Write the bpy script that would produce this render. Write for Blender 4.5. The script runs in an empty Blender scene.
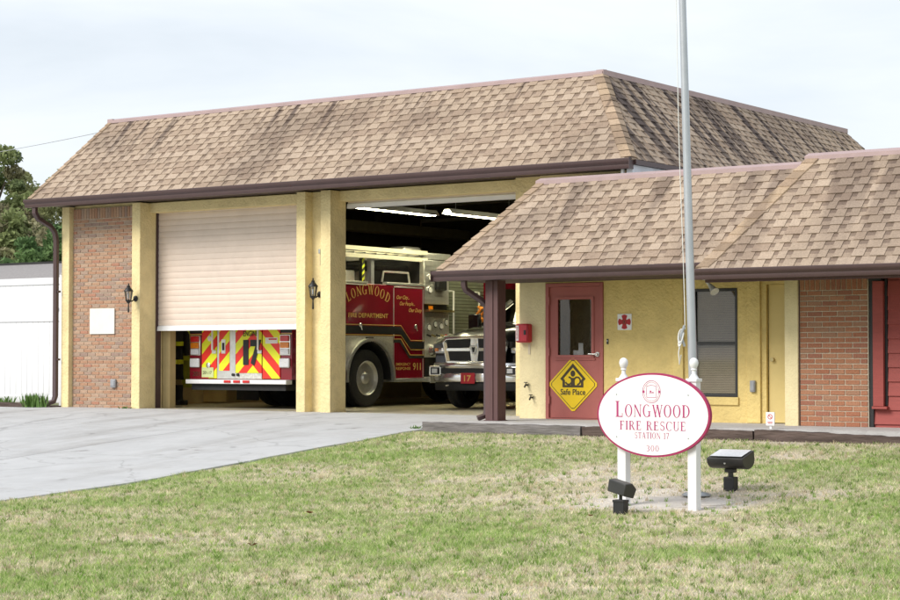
import bpy, bmesh, math, random
import numpy as np
from mathutils import Matrix, Vector
random.seed(7); rng = np.random.default_rng(7)
PI = math.pi; R = math.radians
scene = bpy.context.scene
COL = scene.collection

# ---------------------------------------------------------------- camera, sky, sun, exposure
cam_data = bpy.data.cameras.new('camera'); cam = bpy.data.objects.new('camera', cam_data); COL.objects.link(cam)
cam_data.sensor_width = 36; cam_data.lens = 1903 * 36 / 900; cam_data.clip_end = 8000
cam.location = (0, 0, .93); cam.rotation_euler = (R(90) + math.atan(59 / 1903), 0, R(35.1))
scene.camera = cam
cam_data.dof.use_dof = False

SUN_ELEV, SUN_AZ = 38, 205          # azimuth clockwise from +Y (the sun stands front left of the station)
world = bpy.data.worlds.new('World'); scene.world = world; world.use_nodes = True
wn = world.node_tree.nodes; wl = world.node_tree.links; wn.clear()
w_out = wn.new('ShaderNodeOutputWorld'); w_bg = wn.new('ShaderNodeBackground'); w_bg.inputs[1].default_value = .05
w_sky = wn.new('ShaderNodeTexSky'); w_sky.sky_type = 'NISHITA'; w_sky.sun_disc = False
w_sky.sun_elevation = R(SUN_ELEV); w_sky.sun_rotation = R(SUN_AZ); w_sky.dust_density = 2.0
w_tc = wn.new('ShaderNodeTexCoord'); w_map = wn.new('ShaderNodeMapping'); w_map.inputs['Scale'].default_value = (1.6, 1.6, 7.0)
w_noise = wn.new('ShaderNodeTexNoise'); w_noise.inputs['Scale'].default_value = 1.7; w_noise.inputs['Detail'].default_value = 6; w_noise.inputs['Roughness'].default_value = .55
w_noise.inputs['Distortion'].default_value = .4
w_ramp = wn.new('ShaderNodeValToRGB'); w_ramp.color_ramp.elements[0].position = .36; w_ramp.color_ramp.elements[1].position = .62
w_ramp.color_ramp.elements[0].color = (.74, .74, .74, 1); w_ramp.color_ramp.elements[1].color = (1, 1, 1, 1)
w_mix = wn.new('ShaderNodeMix'); w_mix.data_type = 'RGBA'; w_mix.inputs[7].default_value = (7.9, 8.4, 8.95, 1)
wl.new(w_tc.outputs['Generated'], w_map.inputs[0]); wl.new(w_map.outputs[0], w_noise.inputs['Vector'])
wl.new(w_noise.outputs[0], w_ramp.inputs[0]); wl.new(w_ramp.outputs[0], w_mix.inputs[0])
wl.new(w_sky.outputs[0], w_mix.inputs[6]); wl.new(w_mix.outputs[2], w_bg.inputs[0]); wl.new(w_bg.outputs[0], w_out.inputs[0])

sun_data = bpy.data.lights.new('sun', 'SUN'); sun = bpy.data.objects.new('sun', sun_data); COL.objects.link(sun)
sun_data.energy = 1.42; sun_data.angle = R(28); sun_data.color = (1, .955, .89)
_sd = Vector((math.sin(R(SUN_AZ)) * math.cos(R(SUN_ELEV)), math.cos(R(SUN_AZ)) * math.cos(R(SUN_ELEV)), math.sin(R(SUN_ELEV))))
sun.rotation_euler = _sd.to_track_quat('Z', 'Y').to_euler(); sun.location = _sd * 60

vs = scene.view_settings; vs.view_transform = 'Standard'; vs.look = 'None'; vs.exposure = 1.3; vs.gamma = 1; vs.use_curve_mapping = False
scene.cycles.use_denoising = True; scene.cycles.max_bounces = 8; scene.cycles.diffuse_bounces = 4; scene.cycles.glossy_bounces = 4
scene.cycles.transparent_max_bounces = 12; scene.cycles.sample_clamp_indirect = 6

# ---------------------------------------------------------------- materials
MATS = {}
def _nodes(name):
    m = bpy.data.materials.new(name); m.use_nodes = True; n = m.node_tree.nodes; l = m.node_tree.links
    MATS[name] = m
    return m, n, l, n['Principled BSDF']
def mat(name, col, rough=.6, metal=0, var=.12, scale=6, bump=0, bscale=60, spec=.5, stretch=None, dirt=0, coat=0, detail=5):
    """a base colour broken up by noise, with fine relief and optional dirt blotches"""
    m, n, l, p = _nodes(name)
    p.inputs['Roughness'].default_value = rough; p.inputs['Metallic'].default_value = metal
    p.inputs['Specular IOR Level'].default_value = spec; p.inputs['Coat Weight'].default_value = coat
    g = n.new('ShaderNodeNewGeometry'); mp = n.new('ShaderNodeMapping'); l.new(g.outputs['Position'], mp.inputs[0])
    if stretch: mp.inputs['Scale'].default_value = stretch
    t = n.new('ShaderNodeTexNoise'); t.inputs['Scale'].default_value = scale; t.inputs['Detail'].default_value = detail; t.inputs['Roughness'].default_value = .65
    l.new(mp.outputs[0], t.inputs['Vector'])
    r = n.new('ShaderNodeValToRGB'); e = r.color_ramp.elements; e[0].position = .28; e[1].position = .72
    e[0].color = tuple(max(0, c * (1 - var)) for c in col) + (1,); e[1].color = tuple(min(1, c * (1 + var)) for c in col) + (1,)
    l.new(t.outputs[0], r.inputs[0]); out = r.outputs[0]
    if dirt:
        t2 = n.new('ShaderNodeTexNoise'); t2.inputs['Scale'].default_value = .9; t2.inputs['Detail'].default_value = 8; t2.inputs['Roughness'].default_value = .7
        l.new(g.outputs['Position'], t2.inputs['Vector'])
        r2 = n.new('ShaderNodeValToRGB'); r2.color_ramp.elements[0].position = .5; r2.color_ramp.elements[1].position = .75
        r2.color_ramp.elements[1].color = (dirt, dirt, dirt, 1)
        l.new(t2.outputs[0], r2.inputs[0])
        mx = n.new('ShaderNodeMix'); mx.data_type = 'RGBA'; mx.blend_type = 'MULTIPLY'; mx.inputs[7].default_value = (.45, .38, .32, 1)
        l.new(r2.outputs[0], mx.inputs[0]); l.new(out, mx.inputs[6]); out = mx.outputs[2]
    l.new(out, p.inputs['Base Color'])
    if bump:
        b = n.new('ShaderNodeBump'); b.inputs['Strength'].default_value = bump; b.inputs['Distance'].default_value = .02
        t3 = n.new('ShaderNodeTexNoise'); t3.inputs['Scale'].default_value = bscale; t3.inputs['Detail'].default_value = 4
        l.new(mp.outputs[0], t3.inputs['Vector']); l.new(t3.outputs[0], b.inputs['Height']); l.new(b.outputs[0], p.inputs['Normal'])
    return m
def tint_mat(name, rough=.85, bump=.4, bscale=45, grain=.2, streak=None, spec=.3):
    """colour from the mesh attribute 'tint', grain on top; streak=(axis, z0, z1, strength, freq) adds algae streaks that run down"""
    m, n, l, p = _nodes(name)
    p.inputs['Roughness'].default_value = rough; p.inputs['Specular IOR Level'].default_value = spec
    a = n.new('ShaderNodeAttribute'); a.attribute_name = 'tint'
    g = n.new('ShaderNodeNewGeometry')
    t = n.new('ShaderNodeTexNoise'); t.inputs['Scale'].default_value = bscale; t.inputs['Detail'].default_value = 3; l.new(g.outputs['Position'], t.inputs['Vector'])
    mr = n.new('ShaderNodeMapRange'); mr.inputs[3].default_value = 1 - grain; mr.inputs[4].default_value = 1 + grain; mr.inputs[1].default_value = .3; mr.inputs[2].default_value = .7
    l.new(t.outputs[0], mr.inputs[0])
    mx = n.new('ShaderNodeMix'); mx.data_type = 'RGBA'; mx.blend_type = 'MULTIPLY'; mx.inputs[0].default_value = 1
    cx = n.new('ShaderNodeCombineColor'); [l.new(mr.outputs[0], cx.inputs[i]) for i in range(3)]
    l.new(a.outputs['Color'], mx.inputs[6]); l.new(cx.outputs[0], mx.inputs[7]); out = mx.outputs[2]
    if streak:
        ax, z0, z1, st, fr, thr = streak[:6]; scol = streak[6] if len(streak) > 6 else (.34, .32, .35, 1)
        mp = n.new('ShaderNodeMapping'); mp.inputs['Scale'].default_value = (fr, .0, .16) if ax == 'x' else (.0, fr, .16)
        l.new(g.outputs['Position'], mp.inputs[0])
        t2 = n.new('ShaderNodeTexNoise'); t2.inputs['Scale'].default_value = 1; t2.inputs['Detail'].default_value = 3; t2.inputs['Roughness'].default_value = .6
        l.new(mp.outputs[0], t2.inputs['Vector'])
        r2 = n.new('ShaderNodeMapRange'); r2.inputs[1].default_value = thr; r2.inputs[2].default_value = thr + .07; r2.inputs[4].default_value = st
        l.new(t2.outputs[0], r2.inputs[0])
        sp = n.new('ShaderNodeSeparateXYZ'); l.new(g.outputs['Position'], sp.inputs[0])
        r3 = n.new('ShaderNodeMapRange'); r3.inputs[1].default_value = z0; r3.inputs[2].default_value = z1; l.new(sp.outputs[2], r3.inputs[0])
        mu = n.new('ShaderNodeMath'); mu.operation = 'MULTIPLY'; l.new(r2.outputs[0], mu.inputs[0]); l.new(r3.outputs[0], mu.inputs[1])
        # broad weathering blotches
        t4 = n.new('ShaderNodeTexNoise'); t4.inputs['Scale'].default_value = .75; t4.inputs['Detail'].default_value = 4; l.new(g.outputs['Position'], t4.inputs['Vector'])
        r4 = n.new('ShaderNodeMapRange'); r4.inputs[1].default_value = .5; r4.inputs[2].default_value = .68; r4.inputs[4].default_value = .42; l.new(t4.outputs[0], r4.inputs[0])
        mmx = n.new('ShaderNodeMath'); mmx.operation = 'MAXIMUM'; l.new(mu.outputs[0], mmx.inputs[0]); l.new(r4.outputs[0], mmx.inputs[1])
        m2 = n.new('ShaderNodeMix'); m2.data_type = 'RGBA'; m2.blend_type = 'MULTIPLY'; m2.inputs[7].default_value = scol
        l.new(mmx.outputs[0], m2.inputs[0]); l.new(out, m2.inputs[6]); out = m2.outputs[2]
    l.new(out, p.inputs['Base Color'])
    b = n.new('ShaderNodeBump'); b.inputs['Strength'].default_value = bump; b.inputs['Distance'].default_value = .01
    l.new(t.outputs[0], b.inputs['Height']); l.new(b.outputs[0], p.inputs['Normal'])
    return m
def glass_mat(name, tint=(.9, .95, .95), refl=.12):
    m, n, l, p = _nodes(name); n.remove(p); o = n['Material Output']
    tr = n.new('ShaderNodeBsdfTransparent'); tr.inputs[0].default_value = tint + (1,)
    gl = n.new('ShaderNodeBsdfGlossy'); gl.inputs['Roughness'].default_value = .03
    lw = n.new('ShaderNodeLayerWeight'); lw.inputs[0].default_value = .25
    mr = n.new('ShaderNodeMapRange'); mr.inputs[3].default_value = refl; mr.inputs[4].default_value = .9; l.new(lw.outputs['Fresnel'], mr.inputs[0])
    mx = n.new('ShaderNodeMixShader'); l.new(mr.outputs[0], mx.inputs[0]); l.new(tr.outputs[0], mx.inputs[1]); l.new(gl.outputs[0], mx.inputs[2]); l.new(mx.outputs[0], o.inputs[0])
    return m
def emit_mat(name, col, st):
    m, n, l, p = _nodes(name); p.inputs['Base Color'].default_value = col + (1,); p.inputs['Emission Color'].default_value = col + (1,); p.inputs['Emission Strength'].default_value = st
    return m
def chevron_mat(name, apex):
    m, n, l, p = _nodes(name); p.inputs['Roughness'].default_value = .35
    tc = n.new('ShaderNodeTexCoord'); s = n.new('ShaderNodeSeparateXYZ'); l.new(tc.outputs['Object'], s.inputs[0])
    def op(o, a, b=None, v=None):
        k = n.new('ShaderNodeMath'); k.operation = o; l.new(a, k.inputs[0])
        if b is not None: l.new(b, k.inputs[1])
        if v is not None: k.inputs[1].default_value = v
        return k.outputs[0]
    ax = op('ABSOLUTE', op('SUBTRACT', s.outputs[0], v=apex))
    fr = op('FRACT', op('DIVIDE', op('ADD', s.outputs[2], op('MULTIPLY', ax, v=.95)), v=.40))
    st = op('GREATER_THAN', fr, v=.5)
    mx = n.new('ShaderNodeMix'); mx.data_type = 'RGBA'; mx.inputs[6].default_value = (.80, .03, .018, 1); mx.inputs[7].default_value = (.80, .82, .02, 1)
    l.new(st, mx.inputs[0]); l.new(mx.outputs[2], p.inputs['Base Color'])
    return m

YEL = (.77, .635, .345)
mat('stucco', YEL, .9, var=.13, scale=2.2, bump=.9, bscale=26, dirt=.42, spec=.2)
mat('stucco_deep', (.71, .55, .225), .9, var=.13, scale=2.5, bump=.9, bscale=24, dirt=.40, spec=.2)
mat('stucco_pale', (.74, .635, .38), .9, var=.09, scale=2.6, bump=.5, bscale=38, dirt=.28, spec=.2)
mat('yellow_paint', (.66, .52, .22), .6, var=.05, scale=3, spec=.3)
mat('mortar', (.58, .50, .39), .95, var=.15, scale=20, bump=.4, bscale=90, spec=.1)
tint_mat('brick', .9, .5, 60, .22, spec=.15)
mat('brown_metal', (.066, .037, .037), .42, var=.12, scale=4, spec=.5)
mat('brown_wood', (.098, .046, .044), .6, var=.14, scale=5, bump=.2, bscale=40, stretch=(6, 6, .6))
mat('soffit', (.07, .045, .038), .8, var=.15, scale=5)
mat('pink_flashing', (.38, .275, .27), .55, var=.10, scale=2.5, dirt=.2)
mat('white_flashing', (.55, .57, .62), .5, var=.18, scale=3, dirt=.3)
ST_Z = 5.55
tint_mat('shingle_front', streak=('x', 4.3, 5.3, 1.0, 2.6, .56, (.30, .28, .30, 1)), grain=.16)
tint_mat('shingle_side', streak=('y', 2.6, 4.6, 1.0, 2.8, .515, (.24, .23, .27, 1)), grain=.16)
tint_mat('shingle_low', streak=('x', 1.2, 3.3, .6, 1.0, .53), grain=.16)
mat('flat_roof', (.45, .44, .42), .9, dirt=.3)
mat('door_slat', (.68, .565, .475), .5, var=.05, scale=3, spec=.4, dirt=.10)
mat('rail_paint', (.66, .64, .52), .4, var=.08)
mat('white_bar', (.72, .72, .73), .45, var=.05)
mat('red_door', (.385, .115, .098), .5, var=.07, scale=4, spec=.4, dirt=.12)
mat('red_siding', (.30, .054, .044), .6, var=.10, scale=5, bump=.15, bscale=50, stretch=(.8, 1, 8), dirt=.15)
mat('black', (.012, .012, .013), .5, var=.2)
mat('black_gloss', (.008, .008, .009), .18, var=.2, coat=.5)
mat('dark_bronze', (.028, .027, .026), .4, var=.2)
mat('white_paint', (.78, .78, .78), .4, var=.03, scale=8)
mat('white_vinyl', (.74, .74, .75), .35, var=.02, scale=3)
mat('galvanised', (.40, .42, .44), .4, metal=.6, var=.12, scale=7)
mat('pole_metal', (.45, .47, .50), .35, metal=.5, var=.06, scale=5)
mat('grey_box', (.30, .31, .33), .5, var=.1)
mat('steel', (.68, .68, .66), .34, metal=.75, var=.12, scale=9)
mat('chrome', (.86, .86, .86), .17, metal=.85, var=.03)
mat('diamond_plate', (.62, .61, .57), .35, metal=.7, var=.2, scale=30, bump=.5, bscale=70)
mat('truck_red', (.19, .005, .018), .22, var=.05, coat=.6)
mat('lamp_red', (.55, .01, .015), .2, var=.15, scale=30, coat=.5)
mat('cross_red', (.42, .006, .01), .5, var=.08)
mat('lamp_amber', (.75, .22, .01), .2, var=.12, scale=30, coat=.5)
mat('lamp_clear', (.62, .63, .65), .15, var=.15, scale=40, coat=.6)
mat('gold', (.70, .47, .12), .4, var=.08, metal=.2)
mat('rubber', (.018, .018, .018), .75, var=.25, scale=14, bump=.2, bscale=40)
mat('chassis', (.012, .012, .012), .7, var=.3)
mat('plate', (.55, .62, .30), .5, var=.1, scale=25)
mat('sticker', (.75, .74, .72), .5)
mat('louvre', (.24, .26, .19), .5, metal=.4, var=.12)
mat('brass', (.45, .36, .18), .3, metal=.9, var=.15, scale=12)
mat('orange_cloth', (.70, .24, .03), .7)
mat('magenta', (.33, .012, .085), .45, var=.04)
mat('magenta_ink', (.40, .03, .15), .5, var=.05)
mat('yellow_sign', (.80, .55, .008), .4, var=.04)
mat('sign_black', (.05, .035, .01), .5, var=.1)
mat('cream_panel', (.70, .68, .63), .6, var=.05, scale=4, dirt=.15)
mat('sign_white', (.80, .80, .79), .4, var=.02)
mat('red_plastic', (.46, .015, .028), .35, var=.06)
mat('beige_plastic', (.55, .47, .33), .5)
mat('floor', (.40, .36, .26), .35, var=.14, scale=1.5, dirt=.5)
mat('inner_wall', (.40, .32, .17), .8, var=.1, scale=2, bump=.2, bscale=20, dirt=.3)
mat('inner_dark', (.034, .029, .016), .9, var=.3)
mat('beam', (.15, .132, .07), .7, var=.15)
def concrete_mat():
    m = mat('concrete', (.465, .467, .472), .9, var=.09, scale=1.6, bump=.25, bscale=70, dirt=.30, spec=.2, detail=9)
    n, l = m.node_tree.nodes, m.node_tree.links; p = n['Principled BSDF']; src = p.inputs['Base Color'].links[0].from_socket
    g = n.new('ShaderNodeNewGeometry')
    for sc, sz, lo, hi, am, col in (((1.1, .16, 1), 1.0, .52, .70, .55, (.60, .57, .54, 1)), ((1, 1, 1), 1.7, .62, .72, .7, (.42, .40, .38, 1)), ((1, 1, 1), 14, .66, .74, .5, (.45, .42, .40, 1))):
        mp = n.new('ShaderNodeMapping'); mp.inputs['Scale'].default_value = sc; l.new(g.outputs['Position'], mp.inputs[0])
        t = n.new('ShaderNodeTexNoise'); t.inputs['Scale'].default_value = sz; t.inputs['Detail'].default_value = 6; t.inputs['Roughness'].default_value = .6; l.new(mp.outputs[0], t.inputs['Vector'])
        r = n.new('ShaderNodeMapRange'); r.inputs[1].default_value = lo; r.inputs[2].default_value = hi; r.inputs[4].default_value = am; l.new(t.outputs[0], r.inputs[0])
        x = n.new('ShaderNodeMix'); x.data_type = 'RGBA'; x.blend_type = 'MULTIPLY'; x.inputs[7].default_value = col
        l.new(r.outputs[0], x.inputs[0]); l.new(src, x.inputs[6]); src = x.outputs[2]
    # hairline cracks
    v = n.new('ShaderNodeTexVoronoi'); v.feature = 'DISTANCE_TO_EDGE'; v.inputs['Scale'].default_value = .33
    wv = n.new('ShaderNodeTexNoise'); wv.inputs['Scale'].default_value = 1.2; wv.inputs['Detail'].default_value = 5; l.new(g.outputs['Position'], wv.inputs['Vector'])
    vm = n.new('ShaderNodeVectorMath'); vm.operation = 'MULTIPLY_ADD'; vm.inputs[1].default_value = (.9, .9, 0); l.new(wv.outputs['Color'], vm.inputs[0]); l.new(g.outputs['Position'], vm.inputs[2]); l.new(vm.outputs[0], v.inputs['Vector'])
    r = n.new('ShaderNodeMapRange'); r.inputs[1].default_value = .0; r.inputs[2].default_value = .010; r.inputs[3].default_value = .32; r.inputs[4].default_value = 0; l.new(v.outputs['Distance'], r.inputs[0])
    x = n.new('ShaderNodeMix'); x.data_type = 'RGBA'; x.blend_type = 'MULTIPLY'; x.inputs[7].default_value = (.35, .33, .32, 1); l.new(r.outputs[0], x.inputs[0]); l.new(src, x.inputs[6]); l.new(x.outputs[2], p.inputs['Base Color'])
concrete_mat()
mat('porch_concrete', (.47, .455, .44), .9, var=.12, scale=2.5, bump=.3, bscale=60, dirt=.4, spec=.2)
mat('sand_concrete', (.50, .465, .42), .95, var=.25, scale=2.2, bump=.5, bscale=40, spec=.1, detail=9)
mat('timber_grey', (.18, .165, .16), .95, var=.38, scale=5, bump=.9, bscale=16, stretch=(.35, 2.5, 2.5), spec=.1)
mat('timber_brown', (.10, .075, .066), .95, var=.45, scale=5, bump=.9, bscale=16, stretch=(.35, 2.5, 2.5), spec=.1)
mat('blind', (.58, .49, .36), .7, var=.06)
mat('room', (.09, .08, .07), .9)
glass_mat('glass'); glass_mat('window_glass', (.86, .86, .86), .03); glass_mat('windscreen', (.20, .22, .15), .20); glass_mat('lantern_glass', (.85, .87, .88), .14)
emit_mat('tube_light', (1, .93, .60), 18.0)
chevron_mat('chevron', .33)
tint_mat('ground', .95, .6, 30, .25, spec=.05)
def leafy(name, mixf, *a, **k):
    m = tint_mat(name, *a, **k); n, l = m.node_tree.nodes, m.node_tree.links; p = n['Principled BSDF']; o = n['Material Output']
    tb = n.new('ShaderNodeBsdfTranslucent'); mx = n.new('ShaderNodeMixShader'); mx.inputs[0].default_value = mixf
    l.new(p.inputs['Base Color'].links[0].from_socket, tb.inputs[0]); l.new(p.outputs[0], mx.inputs[1]); l.new(tb.outputs[0], mx.inputs[2]); l.new(mx.outputs[0], o.inputs[0])
leafy('grass', .4, .8, .0, 60, .12, spec=.15)
leafy('leaves', .3, .75, .0, 8, .18, spec=.2)
mat('bark', (.10, .075, .055), .95, var=.3, scale=5, bump=.8, bscale=14, stretch=(3, 3, .6))
mat('grey_roof', (.27, .25, .245), .9, var=.18, scale=14, bump=.3, bscale=30)
mat('house_wall', (.55, .52, .46), .9)
mat('coat', (.016, .016, .017), .9, var=.3, scale=9, bump=.5, bscale=14)
mat('reflective', (.72, .80, .04), .5, var=.06)
mat('hi_vis', (.36, .40, .03), .7, var=.2, scale=7)
mat('plywood', (.42, .32, .15), .7, var=.1, scale=3)
mat('brown_leaf', (.16, .065, .02), .8, var=.25, scale=30)
mat('weed', (.10, .19, .035), .7, var=.25, scale=20)
mat('blue_sticker', (.25, .28, .48), .5)
mat('rope', (.70, .70, .68), .8, var=.08)

# ---------------------------------------------------------------- mesh helpers
class MB:
    """collects shapes in world (or local) coordinates; build() links them as ONE mesh object"""
    def __init__(s): s.v = []; s.f = []; s.mi = []; s.cur = 0; s.tint = []; s.ct = None
    def add(s, vs_, fs_):
        o = len(s.v); s.v += [tuple(p) for p in vs_]; s.f += [tuple(i + o for i in f) for f in fs_]; s.mi += [s.cur] * len(fs_)
        s.tint += [s.ct or (1, 1, 1)] * len(vs_); return s
    def box(s, x0, x1, y0, y1, z0, z1):
        return s.add([(x0, y0, z0), (x1, y0, z0), (x1, y1, z0), (x0, y1, z0), (x0, y0, z1), (x1, y0, z1), (x1, y1, z1), (x0, y1, z1)],
                     [(0, 3, 2, 1), (4, 5, 6, 7), (0, 1, 5, 4), (1, 2, 6, 5), (2, 3, 7, 6), (3, 0, 4, 7)])
    def prism(s, poly, axis, a0, a1):
        """poly in the plane across the axis: axis x -> (y,z), y -> (x,z), z -> (x,y)"""
        def P(p, a): return (a, p[0], p[1]) if axis == 'x' else (p[0], a, p[1]) if axis == 'y' else (p[0], p[1], a)
        n = len(poly)
        return s.add([P(p, a0) for p in poly] + [P(p, a1) for p in poly],
                     [tuple(range(n))[::-1], tuple(range(n, 2 * n))] + [(i, (i + 1) % n, n + (i + 1) % n, n + i) for i in range(n)])
    def cyl(s, p0, p1, r0, r1=None, n=16, caps=True):
        r1 = r0 if r1 is None else r1
        p0, p1 = Vector(p0), Vector(p1); d = (p1 - p0).normalized(); a = d.orthogonal().normalized(); b = d.cross(a)
        vs_ = [p0 + (a * math.cos(2 * PI * i / n) + b * math.sin(2 * PI * i / n)) * r0 for i in range(n)] + [p1 + (a * math.cos(2 * PI * i / n) + b * math.sin(2 * PI * i / n)) * r1 for i in range(n)]
        fs_ = [(i, (i + 1) % n, n + (i + 1) % n, n + i) for i in range(n)]
        if caps: fs_ += [tuple(range(n))[::-1], tuple(range(n, 2 * n))]
        return s.add(vs_, fs_)
    def tube(s, pts, r, n=8, r1=None, rect=None):
        pts = [Vector(p) for p in pts]; vs_ = []; fs_ = []; m = len(pts); a = None
        for k, p in enumerate(pts):
            d = (pts[min(k + 1, m - 1)] - pts[max(k - 1, 0)]).normalized()
            if a is None: a = d.orthogonal().normalized() if abs(d.z) < .99 or rect is None else Vector((1, 0, 0))
            a = (a - d * a.dot(d)).normalized(); b = d.cross(a)
            rr = r if r1 is None else r + (r1 - r) * k / (m - 1)
            if rect: ring = [p + a * (rect[0] * i) + b * (rect[1] * j) for i, j in ((1, 1), (-1, 1), (-1, -1), (1, -1))]
            else: ring = [p + (a * math.cos(2 * PI * i / n) + b * math.sin(2 * PI * i / n)) * rr for i in range(n)]
            vs_ += ring
        q = 4 if rect else n
        for k in range(m - 1): fs_ += [(k * q + i, k * q + (i + 1) % q, (k + 1) * q + (i + 1) % q, (k + 1) * q + i) for i in range(q)]
        fs_ += [tuple(range(q))[::-1], tuple(range((m - 1) * q, m * q))]
        return s.add(vs_, fs_)
    def lathe(s, prof, c, n=20, axis='z', caps=True):
        vs_ = []; fs_ = []
        for r, h in prof:
            for i in range(n):
                a = 2 * PI * i / n; u, w = r * math.cos(a), r * math.sin(a)
                vs_.append((c[0] + u, c[1] + w, c[2] + h) if axis == 'z' else (c[0] + h, c[1] + u, c[2] + w) if axis == 'x' else (c[0] + u, c[1] + h, c[2] + w))
        m = len(prof)
        for k in range(m - 1): fs_ += [(k * n + i, k * n + (i + 1) % n, (k + 1) * n + (i + 1) % n, (k + 1) * n + i) for i in range(n)]
        if caps: fs_ += [tuple(range(n))[::-1], tuple(range((m - 1) * n, m * n))]
        return s.add(vs_, fs_)
    def poly(s, pts): return s.add(pts, [tuple(range(len(pts)))])
    def mesh(s, name, mats, off=(0, 0, 0), recalc=True):
        me = bpy.data.meshes.new(name)
        me.from_pydata([(a - off[0], b - off[1], c - off[2]) for a, b, c in s.v], [], s.f)
        for k in (mats if isinstance(mats, (list, tuple)) else [mats]): me.materials.append(MATS[k])
        me.polygons.foreach_set('material_index', s.mi)
        if recalc and len(s.f) < 30000:
            bm = bmesh.new(); bm.from_mesh(me); bmesh.ops.recalc_face_normals(bm, faces=bm.faces); bm.to_mesh(me); bm.free()
        if s.ct is not None:
            at = me.attributes.new('tint', 'FLOAT_COLOR', 'POINT'); at.data.foreach_set('color', [c for t in s.tint for c in (*t, 1)])
        me.polygons.foreach_set('use_smooth', [True] * len(me.polygons)); me.set_sharp_from_angle(angle=R(32))
        return me
    def build(s, name, mats, parent=None, off=None, bevel=0, recalc=True):
        base = off if off is not None else root_loc(parent) if parent else (0, 0, 0)
        o = bpy.data.objects.new(name, s.mesh(name, mats, base, recalc)); COL.objects.link(o)
        if parent: o.parent = parent
        elif off is not None: o.location = off
        if bevel:
            md = o.modifiers.new('bevel', 'BEVEL'); md.width = bevel; md.segments = 2; md.limit_method = 'ANGLE'; md.angle_limit = R(40)
        return o
ROOT = {}
def root_loc(o):
    while o.parent: o = o.parent
    return ROOT.get(o.name, (0, 0, 0))
def tag(o, label=None, cat=None, group=None, kind=None):
    if label: o['label'] = label
    if cat: o['category'] = cat
    if group: o['group'] = group
    if kind: o['kind'] = kind
    return o
def thing(name, label, cat, loc, group=None, local=False):
    """an Empty at the thing's base; parts are given in world coordinates unless local"""
    o = bpy.data.objects.new(name, None); COL.objects.link(o); o.location = loc; o.empty_display_size = .2
    ROOT[o.name] = (0, 0, 0) if local else tuple(loc)
    return tag(o, label, cat, group)
def B(): return MB()
def bx(name, m, parent, *a, bevel=0): return B().box(*a).build(name, m, parent, bevel=bevel)
def copy_of(o, parent=None, loc=None):
    c = o.copy(); COL.objects.link(c); c.parent = parent
    if loc is not None: c.location = loc
    return c

# ---- lettering: a small hand-cut serif alphabet (cap height 1), each glyph a list of polygons and an advance
def ring(cx, cy, rx, ry, tx, ty, a0=0, a1=360, n=26):
    out = []
    for i in range(n):
        a, b = R(a0 + (a1 - a0) * i / n), R(a0 + (a1 - a0) * (i + 1) / n)
        out.append([(cx + rx * math.cos(a), cy + ry * math.sin(a)), (cx + rx * math.cos(b), cy + ry * math.sin(b)),
                    (cx + (rx - tx) * math.cos(b), cy + (ry - ty) * math.sin(b)), (cx + (rx - tx) * math.cos(a), cy + (ry - ty) * math.sin(a))])
    return out
def rc(x0, x1, y0, y1): return [(x0, y0), (x1, y0), (x1, y1), (x0, y1)]
def dg(x0, y0, x1, y1, w): return [(x0, y0), (x0 + w, y0), (x1 + w, y1), (x1, y1)]
T, H, S, K = .175, .066, .075, .052
def stem(x, w=T): return [rc(x, x + w, 0, 1), rc(x - S, x, 0, K), rc(x + w, x + w + S, 0, K), rc(x - S, x, 1 - K, 1), rc(x + w, x + w + S, 1 - K, 1)]
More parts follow.
